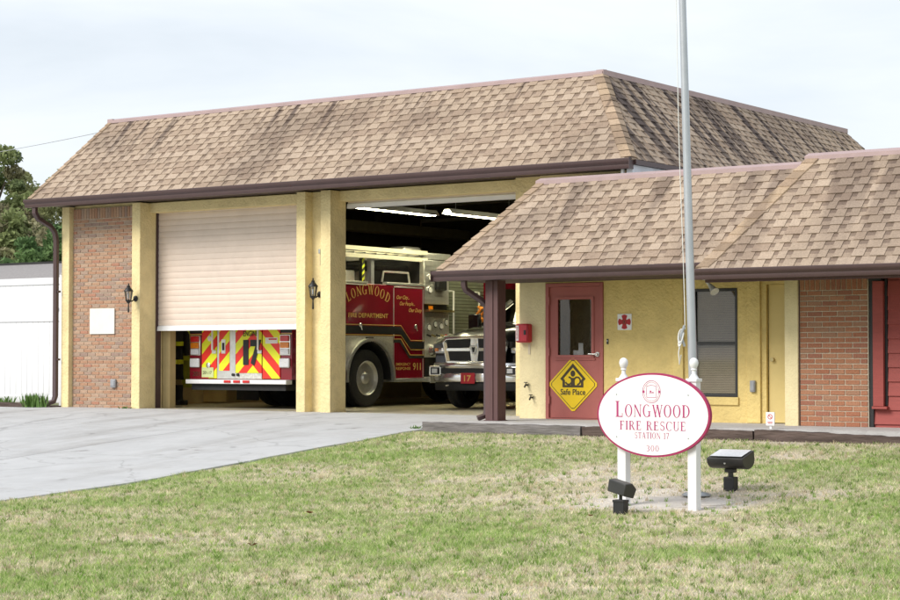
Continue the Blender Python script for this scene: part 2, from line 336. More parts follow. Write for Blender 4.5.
GL = {
 'L': (stem(.1) + [rc(.1 + T, .62, 0, H), rc(.57, .62, H, .25)], .70),
 'O': (ring(.43, .5, .40, .52, .15, .05), .88),
 'N': ([rc(.1, .16, 0, 1), rc(.72, .78, 0, 1), dg(.66, 0, .05, 1, .16), rc(.02, .24, 0, K), rc(.64, .86, 1 - K, 1)], .88),
 'G': (ring(.45, .5, .42, .52, .15, .05, 48, 318) + [rc(.66, .80, .03, .42), rc(.56, .88, .42, .42 + K)], .92),
 'W': ([dg(.34, 0, .05, 1, .15), dg(.30, 0, .55, 1, .06), dg(.78, 0, .50, 1, .15), dg(.76, 0, 1.02, 1, .06), rc(-.02, .26, 1 - K, 1), rc(.44, .70, 1 - K, 1), rc(.94, 1.14, 1 - K, 1)], 1.14),
 'D': (stem(.1) + ring(.36, .5, .46, .5, .15, .055, -90, 90, 16) + [rc(.25, .36, 0, H), rc(.25, .36, 1 - H, 1)], .90),
 'F': (stem(.1) + [rc(.25, .62, 1 - H, 1), rc(.57, .62, .76, 1), rc(.25, .48, .49, .49 + H), rc(.45, .48, .4, .64)], .68),
 'I': (stem(.1), .36),
 'R': (stem(.1) + ring(.36, .74, .28, .26, .13, .05, -90, 90, 12) + [rc(.25, .36, 1 - H, 1), rc(.25, .36, .48, .48 + H), dg(.62, 0, .34, .5, .16), rc(.78, .88, 0, K)], .86),
 'E': (stem(.1) + [rc(.25, .62, 1 - H, 1), rc(.57, .62, .76, 1), rc(.25, .5, .49, .49 + H), rc(.47, .5, .4, .64), rc(.25, .66, 0, H), rc(.61, .66, 0, .25)], .74),
 'S': (ring(.33, .745, .25, .27, .09, .07, 30, 255, 14) + ring(.35, .265, .27, .28, .12, .07, -150, 82, 14) + [dg(.44, .40, .14, .60, .16), rc(.52, .56, .72, .97), rc(.08, .12, .03, .28)], .68),
 'C': (ring(.45, .5, .42, .52, .15, .05, 45, 315) + [rc(.74, .79, .70, .95)], .84),
 'U': ([rc(.1, .25, .3, 1), rc(.66, .72, .3, 1), rc(.03, .32, 1 - K, 1), rc(.58, .80, 1 - K, 1)] + ring(.41, .31, .31, .33, .11, .06, 180, 360, 14), .84),
 'T': ([rc(.30, .45, 0, 1 - H), rc(.22, .53, 0, K), rc(.02, .73, 1 - H, 1), rc(.02, .07, .76, 1), rc(.68, .73, .76, 1)], .76),
 'A': ([dg(.08, 0, .36, 1, .06), dg(.60, 0, .34, 1, .16), rc(.22, .62, .32, .32 + H), rc(0, .22, 0, K), rc(.54, .84, 0, K)], .84),
 'M': ([rc(.08, .14, 0, 1), rc(.86, 1.0, 0, 1), dg(.46, .05, .08, 1, .14), dg(.48, .05, .86, 1, .07), rc(0, .22, 0, K), rc(.78, 1.08, 0, K)], 1.08),
 'P': (stem(.1) + ring(.36, .72, .28, .28, .13, .05, -90, 90, 12) + [rc(.25, .36, 1 - H, 1), rc(.25, .36, .44, .44 + H)], .72),
 'Y': ([rc(.32, .47, 0, .45), dg(.30, .42, .04, 1, .16), dg(.40, .42, .66, 1, .06), rc(.22, .57, 0, K)], .78),
 '1': ([rc(.22, .36, 0, 1), rc(.1, .48, 0, K), dg(.08, .80, .24, 1, .08)], .52),
 '7': ([rc(.05, .60, .9, 1), rc(.05, .10, .74, 1), dg(.16, 0, .50, .9, .12)], .66),
 '3': (ring(.30, .74, .25, .26, .12, .06, -80, 150, 14) + ring(.30, .27, .28, .28, .13, .06, -150, 85, 14), .66),
 '0': (ring(.33, .5, .28, .5, .11, .05), .66),
 ' ': ([], .42)}
def serif_text(s_, x0, x1, y0, h, arch=None, slope=0, first=1.0):
    """polygons (u, v) of a line that fills x0..x1 with its base at y0; arch=(rise) bends it upwards in the middle"""
    adv = [GL[c][1] + .09 for c in s_]; adv[0] = adv[0] * first if first != 1 else adv[0]; W = sum(adv) - .09; k = (x1 - x0) / W; out = []; x = 0
    for i, (c, a) in enumerate(zip(s_, adv)):
        sc = first if (i == 0 and first != 1) else 1
        for pg in GL[c][0]:
            q = []
            for u, w in pg:
                px = x0 + (x + u * sc) * k; py = y0 + (w * sc - (sc - 1) * .12) * h
                if arch:
                    mid = x0 + (x + a / 2) * k; f = (mid - (x0 + x1) / 2) / ((x1 - x0) / 2); an = -f * arch[1]
                    dx, dy = px - mid, py - y0
                    px = mid + dx * math.cos(an) - dy * math.sin(an); py = y0 + arch[0] * (1 - f * f) + dx * math.sin(an) + dy * math.cos(an)
                q.append((px, py))
            out.append(q)
        x += a
    return out
def flat_polys(mb, polys, face, d, step=.00025):
    """lay 2-D polygons on a vertical face: face '-y' -> (u, d, v); '+x' -> (d, u, v); each a hair proud of the last"""
    for i, q in enumerate(polys):
        e = d - step * (i % 7) if face == '-y' else d + step * (i % 7)
        mb.poly([(u, e, w) if face == '-y' else (e, u, w) for u, w in q])
    return mb
SANS = {}
def _cut_sans(s_, bold, shear):
    cu = bpy.data.curves.new('lettering_source', 'FONT'); cu.body = s_; cu.size = 1; cu.offset = bold; cu.shear = shear; cu.resolution_u = 4
    o = bpy.data.objects.new('lettering_source', cu); COL.objects.link(o)
    me = bpy.data.meshes.new_from_object(o.evaluated_get(bpy.context.evaluated_depsgraph_get()))
    SANS[(s_, bold, shear)] = ([(v.co.x, v.co.y) for v in me.vertices], [tuple(p.vertices) for p in me.polygons])
    bpy.data.objects.remove(o); bpy.data.curves.remove(cu); bpy.data.meshes.remove(me)
for _a in (('FIRE DEPARTMENT', .012, 0), ('Our City...', .008, .35), ('Our People...', .008, .35), ('Our Duty', .008, .35), ('EMERGENCY', .01, 0), ('RESPONSE', .01, 0), ('911', .02, 0), ('201', .012, 0),
           ('1', .055, 0), ('7', .055, 0), ('ENGINE', .012, 0), ('201', .01, 0), ('201-17', .006, 0), ('17', .014, 0), ('Safe Place', .022, 0), ('TELEPHONE', .01, 0)): _cut_sans(*_a)
def sans_polys(s_, x0, y0, h, bold=0.0, width=None, shear=0.0, center=False):
    """outline lettering from the built-in font, as faces (u, v)"""
    vs_, fs_ = SANS[(s_, bold, shear)]
    xs = [v[0] for v in vs_]; mn, mxx = min(xs), max(xs)
    ky = h / .72; kx = (width / (mxx - mn)) if width else ky
    sh = -(mxx - mn) * kx / 2 if center else 0
    return [(x0 + sh + (a - mn) * kx, y0 + b * ky) for a, b in vs_], fs_
def put_sans(mb, data, face, d):
    vs_, fs_ = data
    return mb.add([(u, d, w) if face == '-y' else (d, u, w) for u, w in vs_], fs_)

# ---------------------------------------------------------------- terrain
_ys = np.arange(0, 40, .05)
_zb = np.interp(_ys, [0, 5, 9, 13, 16.9, 20, 22.5, 24.9, 25.5, 40], [-.92, -.91, -.87, -.76, -.58, -.33, -.14, -.01, -.004, -.004])
_zs = np.convolve(np.pad(_zb, 15, 'edge'), np.ones(31) / 31, 'valid')
def gz(y): return np.interp(y, _ys, _zs)
def _hash(ix, iy, s): 
    h = (ix.astype(np.int64) * 374761393 + iy.astype(np.int64) * 668265263 + s * 974711) & 0x7fffffff
    h = ((h ^ (h >> 13)) * 1274126177) & 0x7fffffff
    return ((h ^ (h >> 16)) & 0xffff) / 65535.
def vnoise(x, y, s=0):
    ix, iy = np.floor(x), np.floor(y); fx, fy = x - ix, y - iy; fx = fx * fx * (3 - 2 * fx); fy = fy * fy * (3 - 2 * fy)
    a, b, c, d = _hash(ix, iy, s), _hash(ix + 1, iy, s), _hash(ix, iy + 1, s), _hash(ix + 1, iy + 1, s)
    return (a * (1 - fx) + b * fx) * (1 - fy) + (c * (1 - fx) + d * fx) * fy
def fbm(x, y, s=0, o=4):
    t = 0; amp = .5
    for k in range(o): t = t + amp * vnoise(x * 2 ** k, y * 2 ** k, s + k * 17); amp *= .5
    return t / (1 - .5 ** o)
BORDER = -16.5
def border(y): return BORDER + .16 * (fbm(np.asarray(y) * 1.3, np.asarray(y) * 0, 5) - .5)
def blob(x, y, cx, cy, rx, ry): return np.exp(-(((x - cx) / rx) ** 2 + ((y - cy) / ry) ** 2))
def dryness(x, y):
    """0 = green turf, 1 = bare sandy thatch"""
    xa, ya = x * .819 + y * .574, -x * .574 + y * .819     # patches lie stretched across the view
    d = fbm(xa * .5, ya * 1.0, 3) * 1.05 - .26
    d = d + .42 * (fbm(x * 2.1, y * 2.6, 9) - .5) + .18 * (fbm(x * 6, y * 7, 19, 3) - .5)
    d = d + .9 * blob(x, y, -9.45, 17.15, .95, .6) + .25 * blob(x, y, -9.9, 18.2, 2.2, .8) + .35 * blob(x, y, -13.1, 16.85, .9, .35) + .35 * blob(x, y, -10.9, 19.0, 1.6, .7) + .35 * blob(x, y, -11.6, 17.2, 1.0, .5) + .3 * blob(x, y, -8.2, 18.2, .7, .6)
    d = d + .35 * np.exp(-((y - 22.45) / .22) ** 2) * (x > -12.5)
    return np.clip(d, 0, 1)

def mesh_from_arrays(name, v, f, m, tint=None, smooth=False):
    me = bpy.data.meshes.new(name); nv, nf, k = len(v), len(f), f.shape[1]
    me.vertices.add(nv); me.vertices.foreach_set('co', np.ascontiguousarray(v, np.float32).ravel())
    me.loops.add(nf * k); me.loops.foreach_set('vertex_index', np.ascontiguousarray(f, np.int32).ravel())
    me.polygons.add(nf); me.polygons.foreach_set('loop_start', np.arange(0, nf * k, k, dtype=np.int32))
    if smooth: me.polygons.foreach_set('use_smooth', np.ones(nf, bool))
    me.update(calc_edges=True)
    if tint is not None:
        at = me.attributes.new('tint', 'FLOAT_COLOR', 'POINT'); at.data.foreach_set('color', np.c_[tint, np.ones(nv)].astype(np.float32).ravel())
    me.materials.append(MATS[m])
    return me

# ground: one sheet to the horizon, fine where the lawn is near
gx = np.r_[-3000, -1000, -400, -150, -80, -50, np.arange(-34, -17, 1.), np.arange(-17, -2, .11), np.arange(-2, 12, 1.), 20, 40, 80, 150, 400, 1000, 3000]
gy = np.r_[-3000, -1000, -400, -150, -60, -20, -5, 0, 3, 6, np.arange(8, 22.7, .11), 22.75, 23.2, 24, 24.9, 25.5, 27, 30, 36, 45, 60, 90, 150, 400, 1000, 3000]
GX, GY = np.meshgrid(gx, gy); GZ = gz(GY) + np.where((GX > -16.4) & (GY > 8) & (GY < 22.4), .035 * (fbm(GX * .8, GY * .8, 21) - .5), 0)
dr = dryness(GX, GY)[..., None]
soil = np.array([.46, .405, .32]); green = np.array([.31, .36, .155]); sand = np.array([.56, .51, .45])
gc = green * (1 - np.clip(dr * 1.8, 0, 1)) + soil * np.clip(dr * 1.8, 0, 1)
k2 = np.clip((dr - .55) * 2.4, 0, 1); gc = gc * (1 - k2) + sand * k2
gc = gc * (.8 + .4 * fbm(GX * 6, GY * 6, 31)[..., None])
nx, ny = len(gx), len(gy); ii = np.arange(nx * ny).reshape(ny, nx)
gf = np.stack([ii[:-1, :-1], ii[:-1, 1:], ii[1:, 1:], ii[1:, :-1]], -1).reshape(-1, 4)
ground = bpy.data.objects.new('ground', mesh_from_arrays('ground', np.stack([GX, GY, GZ - .004], -1).reshape(-1, 3), gf, 'ground', gc.reshape(-1, 3), True)); COL.objects.link(ground)
tag(ground, kind='structure')

# driveway: concrete slabs with recessed joints
drive = B()
yy = np.arange(2, 25.76, .4).tolist() + [25.76]
for a, b in zip(yy[:-1], yy[1:]):
    xr = [float(border(np.array([a]))[0]), float(border(np.array([b]))[0])]
    drive.poly([(-36, a, gz(a) + .002), (xr[0], a, gz(a) + .002), (xr[1], b, gz(b) + .002), (-36, b, gz(b) + .002)])
driveway = drive.build('driveway', 'mortar', recalc=False); driveway.data.materials[0] = MATS['timber_grey']; tag(driveway, kind='structure')
jy = [2.0, 5.4, 8.8, 12.2, 15.6, 18.9, 22.2, 25.7]; jx = [-36, -31.4, -27.7, -24.0, -20.3, -16.5]
for a, b in zip(jy[:-1], jy[1:]):
    for c, d in zip(jx[:-1], jx[1:]):
        m = B(); rows = np.linspace(a + .012, b - .012, 9)
        L = c + .010; v = []
        for y in rows:
            r_ = float(border(np.array([y]))[0]) if d == -16.5 else d - .010
            v += [(L, y, gz(y) + .018), (r_, y, gz(y) + .018), (L, y, gz(y) - .02), (r_, y, gz(y) - .02)]
        n = len(rows); f = []
        for k in range(n - 1): o = k * 4; f += [(o, o + 1, o + 5, o + 4), (o, o + 4, o + 6, o + 2), (o + 1, o + 3, o + 7, o + 5)]
        f += [(0, 2, 3, 1), ((n - 1) * 4, (n - 1) * 4 + 1, (n - 1) * 4 + 3, (n - 1) * 4 + 2)]
        m.add(v, f); m.build('slab', 'concrete', driveway)
m = B().box(-27.0, -14.5, 25.72, 37, -.1, .012); tag(m.build('garage_floor', 'floor'), kind='structure')
m = B().box(-16.47, -15.9, 22.8, 25.72, -.2, .012); tag(m.build('porch_step', 'porch_concrete'), kind='structure')
m = B().box(-15.9, -4, 22.76, 24.7, -.3, .018); tag(m.build('porch', 'porch_concrete'), kind='structure')
pad_v = []
for k in range(34):
    a = 2 * PI * k / 34; rr = 1 + .22 * math.sin(3 * a + 1) + .10 * math.sin(7 * a) + random.uniform(-.07, .07)
    pad_v.append((-9.45 + .52 * rr * math.cos(a) + .16 * math.sin(a), 17.30 + .52 * rr * math.sin(a)))
m = B(); m.add([(x, y, gz(y) + .004) for x, y in pad_v] + [(x, y, gz(y) - .1) for x, y in pad_v], [tuple(range(34))] + [(i, i + 34, (i + 1) % 34 + 34, (i + 1) % 34) for i in range(34)])
tag(m.build('concrete_pad', 'sand_concrete'), kind='structure')

# ---------------------------------------------------------------- piece makers: shingles and bricks
CAM = Vector((0, 0, .93)); _cr = cam.rotation_euler.to_matrix(); CF, CR_, CU = -(_cr @ Vector((0, 0, 1))), _cr @ Vector((1, 0, 0)), _cr @ Vector((0, 1, 0))
def view_size(p, nrm=None):
    d = Vector(p) - CAM; t = d.dot(CF); x = d.dot(CR_) / t * 1903; y = d.dot(CU) / t * 1903
    if abs(x) > 450 or abs(y) > 300: return 0
    f = abs(nrm.dot(d.normalized())) if nrm else 1
    return f / t ** 2
SH_TINTS = [(.385, .298, .224), (.37, .286, .214), (.352, .27, .201), (.40, .312, .238), (.33, .248, .184), (.305, .226, .168)]
SH_W = [.12, .14, .165, .195, .24]
TABS = {}
def tab_geo(w, h): return ([(0, 0, .010), (w, 0, .010), (w, h, .003), (0, h, .003), (0, 0, .021), (w, 0, .021), (w, h, .008), (0, h, .008)], [(4, 5, 6, 7), (0, 1, 5, 4), (1, 2, 6, 5), (3, 0, 4, 7)])
def tab_mesh(wi, ti, h, m):
    k = (wi, ti, round(h, 4), m)
    if k not in TABS:
        b = B(); b.ct = SH_TINTS[ti]; b.add(*tab_geo(SH_W[wi], h)); TABS[k] = b.mesh('shingle', m, recalc=False)
    return TABS[k]
def slope(pieces, body, P0, P1, Q0, Q1, rows, m, seed):
    """one roof slope: eave P0-P1, ridge Q0-Q1. Courses go into body; tabs are collected as pieces (matrix, width, tint, score)"""
    rd = random.Random(seed); P0, P1, Q0, Q1 = map(Vector, (P0, P1, Q0, Q1))
    u = (P1 - P0).normalized(); n = u.cross(Q0 - P0).normalized()
    if n.z < 0: n = -n
    v = n.cross(u).normalized(); 
    if v.z < 0: v = -v
    L = (Q0 - P0).dot(v); h = L / rows
    def lim(t): return ((Q0 - P0).dot(u) * t, (P1 - P0).length + (Q1 - P1).dot(u) * t)
    for i in range(rows):
        a0, a1 = lim(i / rows); b0, b1 = lim(min(1, (i + 1.0) / rows))
        def pt(a, k, z): return P0 + u * a + v * (k * h) + n * z
        m0, m1 = lim((i + .52) / rows)
        body.ct = (.325, .247, .184) if rd.random() < .6 else (.345, .263, .197)
        body.add([pt(a0, i, .011), pt(a1, i, .011), pt(m1, i + .52, .0055), pt(m0, i + .52, .0055), pt(a0, i, -.01), pt(a1, i, -.01)], [(0, 1, 2, 3), (4, 5, 1, 0)])
        body.ct = (.222, .163, .124)                                  # printed shingle band that also paints in the shadow of the course above
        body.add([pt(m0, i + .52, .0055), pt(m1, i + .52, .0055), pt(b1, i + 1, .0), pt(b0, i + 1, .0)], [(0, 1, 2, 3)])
        x = max(a0, b0) - rd.random() * .1; lo, hi = max(a0, b0) - .02, min(a1, b1) + .02
        run_t = rd.randrange(6)
        while x < hi:
            wi = rd.randrange(5); w = SH_W[wi]
            if x >= lo and x + w <= hi:
                ti = run_t if rd.random() < .45 else rd.choice((0, 0, 1, 1, 2, 3, 3, 4, 5)); run_t = ti
                p = P0 + u * x + v * (i * h); M = Matrix((u, v, n)).transposed().to_4x4(); M.translation = p
                pieces.append((M, wi, ti, h * (1 if i < rows - 1 else .97), view_size(p, n) * w, m))
            x += w + rd.choice((.07, .085, .10, .11, .13))
def place_tabs(pieces, roof, m_rest):
    pieces.sort(key=lambda q: -q[4]); rl = Vector(root_loc(roof))
    for M, wi, ti, h, s_, m in pieces[:300]:
        o = bpy.data.objects.new('shingle', tab_mesh(wi, ti, h, m)); COL.objects.link(o); o.parent = roof
        M2 = M.copy(); M2.translation = M.translation - rl; o.matrix_local = M2
    by = {}
    for q in pieces[300:]: by.setdefault(q[5], []).append(q)
    b = B(); ms = list(by)
    for i, mm in enumerate(ms):
        b.cur = i
        for M, wi, ti, h, s_, m in by[mm]:
            b.ct = SH_TINTS[ti]; v, f = tab_geo(SH_W[wi], h); b.add([M @ Vector(p) for p in v], f)
    if b.v: tag(b.build('shingle_field', ms, roof, recalc=False), kind='stuff')
def hip_caps(roof, P, Q, side_a, side_b, n, m, w=.15):
    """overlapping folded caps up a hip from P to Q; side_a/side_b = horizontal-ish directions down either slope"""
    P, Q = Vector(P), Vector(Q); d = (Q - P); st = d / n; sa, sb = Vector(side_a).normalized(), Vector(side_b).normalized(); up = (sa.cross(d.normalized())).normalized()
    for i in range(n):
        p, q = P + st * i, P + st * (i + 1.12); e0, e1 = Vector((0, 0, .042)), Vector((0, 0, .026))
        b = B(); b.ct = random.choice(((.38, .28, .19), (.35, .255, .175), (.32, .23, .16), (.41, .305, .215), (.29, .21, .145)))
        ring0 = [p + sa * w - Vector((0, 0, .01)), p + sa * w + e0, p + e0 * 1.15, p + sb * w + e0, p + sb * w - Vector((0, 0, .01))]
        ring1 = [q + sa * w * .96, q + sa * w * .96 + e1, q + e1 * 1.1, q + sb * w * .96 + e1, q + sb * w * .96]
        b.add(ring0 + ring1, [(0, 1, 2, 3, 4), (0, 5, 6, 1), (1, 6, 7, 2), (2, 7, 8, 3), (3, 8, 9, 4)])
        b.build('hip_cap', m, roof, recalc=False)
BR_MIX = [tuple(.66 * a + .25 * m_ for a, m_ in zip(c, (.44, .265, .175))) for c in ((.43, .25, .16), (.46, .285, .185), (.41, .225, .145), (.48, .32, .22), (.35, .26, .21), (.43, .205, .14), (.38, .29, .23), (.46, .285, .19), (.30, .225, .195), (.48, .34, .245), (.44, .255, .165), (.42, .24, .155))]
BR_RED = [tuple(.56 * a + .32 * m_ for a, m_ in zip(c, (.40, .18, .105))) for c in ((.39, .175, .10), (.42, .20, .12), (.36, .15, .09), (.44, .23, .14), (.32, .14, .10), (.40, .19, .11), (.37, .225, .15))]
def bricks(wall, x0, x1, y, z0, z1, course, blen, joint, tints, soldier, seed):
    rd = random.Random(seed); proto = {}; rl = Vector(root_loc(wall)); out = []
    def P(w, h, ti, k):
        key = (round(w, 3), round(h, 3), ti, k)
        if key not in proto:
            b = B(); b.ct = tints[ti]; e = .0035; j = [rd.uniform(-.0015, .0015) for _ in range(4)]
            b.add([(0, 0, 0), (w, 0, 0), (w, 0, h), (0, 0, h), (e + j[0], -.013, e), (w - e + j[1], -.013, e + j[2]), (w - e, -.013, h - e), (e, -.013, h - e + j[3])],
                  [(4, 5, 6, 7), (0, 1, 5, 4), (1, 2, 6, 5), (2, 3, 7, 6), (3, 0, 4, 7)]); proto[key] = b.mesh('brick', 'brick', recalc=False)
        return proto[key]
    n = int(round((z1 - z0 - (soldier or 0)) / course)); c = (z1 - z0 - (soldier or 0)) / n; cells = []
    for i in range(n):
        x = x0 - (blen / 2 if i % 2 else 0)
        while x < x1 - .02:
            a, b_ = max(x, x0) + joint / 2, min(x + blen, x1) - joint / 2
            if b_ - a > .03: cells.append((a, z0 + i * c + joint / 2, b_ - a, c - joint))
            x += blen
    if soldier:
        k = int((x1 - x0) / course); w = (x1 - x0) / k
        for i in range(k): cells.append((x0 + i * w + joint / 2, z1 - soldier + joint / 2, w - joint, soldier - joint))
    cells.sort(key=lambda q: -view_size((q[0], y, q[1])) * q[2] * q[3])
    rest = B()
    for i, (a, z, w, h) in enumerate(cells):
        ti = rd.randrange(len(tints))
        if i < 300:
            o = bpy.data.objects.new('brick', P(w, h, ti, rd.randrange(2))); COL.objects.link(o); o.parent = wall
            o.location = (a - rl.x, y + rd.uniform(0, .003) - rl.y, z - rl.z)
        else:
            rest.ct = tints[ti]; e = .0035
            rest.add([(a, y, z), (a + w, y, z), (a + w, y, z + h), (a, y, z + h), (a + e, y - .013, z + e), (a + w - e, y - .013, z + e), (a + w - e, y - .013, z + h - e), (a + e, y - .013, z + h - e)],
                     [(4, 5, 6, 7), (0, 1, 5, 4), (1, 2, 6, 5), (2, 3, 7, 6), (3, 0, 4, 7)])
    if rest.v: tag(rest.build('brick_field', 'brick', wall, recalc=False), kind='stuff')
def gutter_profile(y, z0, z1):
    """K-style gutter section (y, z), its front towards -y"""
    h = z1 - z0; d = .125
    return [(y + d, z0), (y + d * .38, z0), (y + d * .30, z0 + h * .16), (y + d * .30, z0 + h * .40), (y + d * .05, z0 + h * .62), (y, z0 + h * .72), (y, z0 + h * .96), (y + .012, z1), (y + .024, z0 + h * .9), (y + d, z0 + h * .9)]
# ================================================================ the garage (apparatus bays)
G = thing('fire_station_garage', 'yellow stucco fire station garage with two vehicle bays under a tan shingle mansard roof', 'building', (-27.06, 25.55, 0))
wall = B()
wall.box(-26.86, -25.2, 25.70, 26.15, -.05, 3.86)                    # behind the brick
wall.box(-27.06, -26.86, 26.15, 37, -.05, 4.4); wall.box(-14.6, -14.4, 26.15, 37, -.05, 3.9); wall.box(-27.06, -14.4, 37, 37.2, -.05, 4.2)
wall.box(-16.8, -14.4, 25.75, 26.15, -.05, 3.86)
wall.box(-26.8, -15.2, 25.86, 26.15, 3.86, 4.7)
gwall = wall.build('wall', 'stucco', G)
for x0, x1, y1 in ((-27.06, -26.86, 26.15), (-25.2, -24.99, 26.15), (-21.23, -21.03, 26.15), (-20.69, -20.47, 25.98)):
    bx('pier', 'stucco', G, x0, x1, 25.55, y1, -.05, 3.84, bevel=.008)
bx('pier_recess', 'stucco', G, -21.03, -20.70, 25.75, 26.15, -.05, 3.84)
bx('lintel', 'stucco', G, -24.99, -21.23, 25.80, 26.15, 3.66, 3.84, bevel=.006)
bx('lintel', 'stucco', G, -20.47, -16.8, 25.80, 26.15, 3.66, 3.84, bevel=.006)
bp = bx('brick_panel', 'mortar', G, -26.862, -25.198, 25.66, 25.70, -.03, 3.80)
bricks(bp, -26.855, -25.205, 25.66, -.01, 3.80, .0712, 1.65 / 8, .011, BR_MIX, .21, 11)
# inner lining
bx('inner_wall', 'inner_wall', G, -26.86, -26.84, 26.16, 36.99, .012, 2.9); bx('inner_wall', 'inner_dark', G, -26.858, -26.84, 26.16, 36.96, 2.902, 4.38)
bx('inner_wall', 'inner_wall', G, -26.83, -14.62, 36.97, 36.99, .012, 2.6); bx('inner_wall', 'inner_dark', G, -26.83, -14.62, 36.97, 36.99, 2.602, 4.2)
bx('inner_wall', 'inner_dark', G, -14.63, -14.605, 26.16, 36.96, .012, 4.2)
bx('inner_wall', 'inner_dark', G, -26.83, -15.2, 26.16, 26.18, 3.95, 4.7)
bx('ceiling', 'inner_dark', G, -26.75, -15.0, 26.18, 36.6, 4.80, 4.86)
for x in (-25.6, -21.9, -18.4): bx('ceiling_beam', 'beam', G, x - .11, x + .11, 26.4, 36.5, 4.42, 4.79)
for y in (29.4, 32.6, 35.4): bx('cross_beam', 'inner_dark', G, -26.8, -15.0, y - .1, y + .1, 4.15, 4.45)
bx('ceiling_duct', 'beam', G, -25.75, -25.35, 29.0, 36.9, 3.72, 3.95, bevel=.02)
for y in (30.5, 33.5): bx('duct_hanger', 'inner_dark', G, -25.60, -25.50, y, y + .12, 3.96, 4.15)
# jambs inside the doorways
bx('door_jamb', 'plywood', G, -25.0, -24.80, 26.16, 26.32, .012, 3.5, bevel=.006); bx('door_jamb', 'plywood', G, -21.26, -20.72, 26.16, 26.22, .012, 3.5)
bx('door_jamb', 'plywood', G, -16.82, -16.6, 26.16, 26.32, .012, 3.5)
bx('locker_panel', 'plywood', G, -26.83, -26.2, 29.3, 29.36, .05, 2.3)
# rolling door, pulled halfway down: interlocked slats
rd1 = thing_part = bpy.data.objects.new('rolling_door', None); COL.objects.link(rd1); rd1.parent = G
sl = B(); prof = []
for k in range(9):
    t = k / 8; prof.append((26.02 - .0045 * math.sin(PI * min(1, t / .88)) if t < .88 else 26.02 + .007, t * .11))
sl.prism(prof + [(26.05, .11), (26.05, 0)], 'x', -24.97, -21.25)
sm = sl.mesh('slat', 'door_slat', (-27.06, 25.55, 0))
for k in range(20):
    o = bpy.data.objects.new('slat', sm); COL.objects.link(o); o.parent = rd1; o.location = (0, 0, 1.555 + .11 * k)
bar = B().prism([(25.985, 1.455), (26.06, 1.455), (26.06, 1.553), (26.02, 1.553), (25.995, 1.53)], 'x', -24.975, -21.245).build('bottom_bar', 'white_bar', rd1, off=(-27.06, 25.55, 0))
for x in (-24.985, -21.26): bx('guide_track', 'brown_metal', G, x - .004, x + .022, 25.97, 26.09, .012, 3.66)
rd2 = bpy.data.objects.new('rolling_door', None); COL.objects.link(rd2); rd2.parent = G
B().prism([(25.985, 3.545), (26.06, 3.545), (26.06, 3.64), (26.02, 3.64), (25.995, 3.62)], 'x', -20.455, -16.815).build('bottom_bar', 'white_bar', rd2, off=(-27.06, 25.55, 0))
sm2 = B().prism(prof + [(26.05, .11), (26.05, 0)], 'x', -20.455, -16.815).mesh('slat', 'door_slat', (-27.06, 25.55, 0))
o = bpy.data.objects.new('slat', sm2); COL.objects.link(o); o.parent = rd2; o.location = (0, 0, 3.642)
B().cyl((-20.4, 26.33, 3.93), (-16.85, 26.33, 3.93), .2, n=20).build('door_drum', 'brown_metal', rd2, off=(-27.06, 25.55, 0))
# eaves
bx('soffit', 'soffit', G, -27.30, -14.22, 24.97, 25.86, 3.862, 3.89)
B().prism(gutter_profile(24.85, 3.80, 3.955), 'x', -27.38, -14.19).build('gutter', 'brown_metal', G)
bx('gutter_cap', 'brown_metal', G, -14.188, -14.180, 24.845, 24.985, 3.79, 3.965)
bx('side_fascia', 'white_flashing', G, -14.30, -14.20, 24.99, 37.3, 3.42, 3.86); bx('side_gutter', 'brown_metal', G, -14.24, -14.14, 25.0, 37.35, 3.865, 3.935)
bx('bracket', 'white_bar', G, -14.40, -14.36, 24.99, 25.03, 3.74, 3.80)
bx('wall_panel', 'stucco_pale', G, -16.3, -14.31, 25.70, 25.75, 3.4, 3.86)
# roof
E0, E1, EZ, RZ = 24.90, 37.40, 3.935, 5.53
Rl, Rr, Ry0, Ry1 = -26.62, -15.55, 26.38, 36.05; Ex0, Ex1 = -27.32, -14.17
body = B(); tabs = []
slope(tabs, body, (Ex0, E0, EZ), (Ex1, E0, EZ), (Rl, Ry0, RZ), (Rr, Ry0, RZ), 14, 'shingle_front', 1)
nf = len(body.f); body.cur = 1
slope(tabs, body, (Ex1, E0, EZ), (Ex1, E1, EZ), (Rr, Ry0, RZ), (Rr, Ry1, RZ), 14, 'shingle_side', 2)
body.ct = (.42, .33, .25)
body.cur = 2; body.poly([(Ex0, E0, EZ), (Rl, Ry0, RZ), (Rl, Ry1, RZ), (Ex0, E1, EZ)]); body.poly([(Ex1, E1, EZ), (Ex0, E1, EZ), (Rl, Ry1, RZ), (Rr, Ry1, RZ)])
body.poly([(Rl, Ry0, RZ), (Rr, Ry0, RZ), (Rr, Ry1, RZ), (Rl, Ry1, RZ)])
roof1 = body.build('roof', ['shingle_front', 'shingle_side', 'flat_roof'], G, recalc=False)
place_tabs(tabs, roof1, None)
hip_caps(roof1, (Ex0, E0, EZ), (Rl, Ry0, RZ), (1, 0, 0), (0, 1, 0), 14, 'shingle_front', .10)
hip_caps(roof1, (Ex1, E0, EZ), (Rr, Ry0, RZ), (-1, 0, 0), (0, 1, 0), 14, 'shingle_front', .18)
fl = B()
fl.prism([(Ry0 - .035, RZ - .035), (Ry0 + .14, RZ + .07), (Ry0 + .14, RZ + .05), (Ry0 - .02, RZ - .05)], 'x', Rl - .02, Rr + .02)
fl.prism([(Ry0 - .045, RZ - .025), (Ry0 - .045, RZ + .03), (Ry0 + .10, RZ + .075), (Ry0 + .10, RZ - .02)], 'x', Rl - .01, Rr + .03)
fl.box(Rr - .09, Rr + .045, Ry0 - .03, Ry1 + .03, RZ - .03, RZ + .06); fl.box(Rl - .045, Rl + .09, Ry0 - .03, Ry1, RZ - .03, RZ + .06)
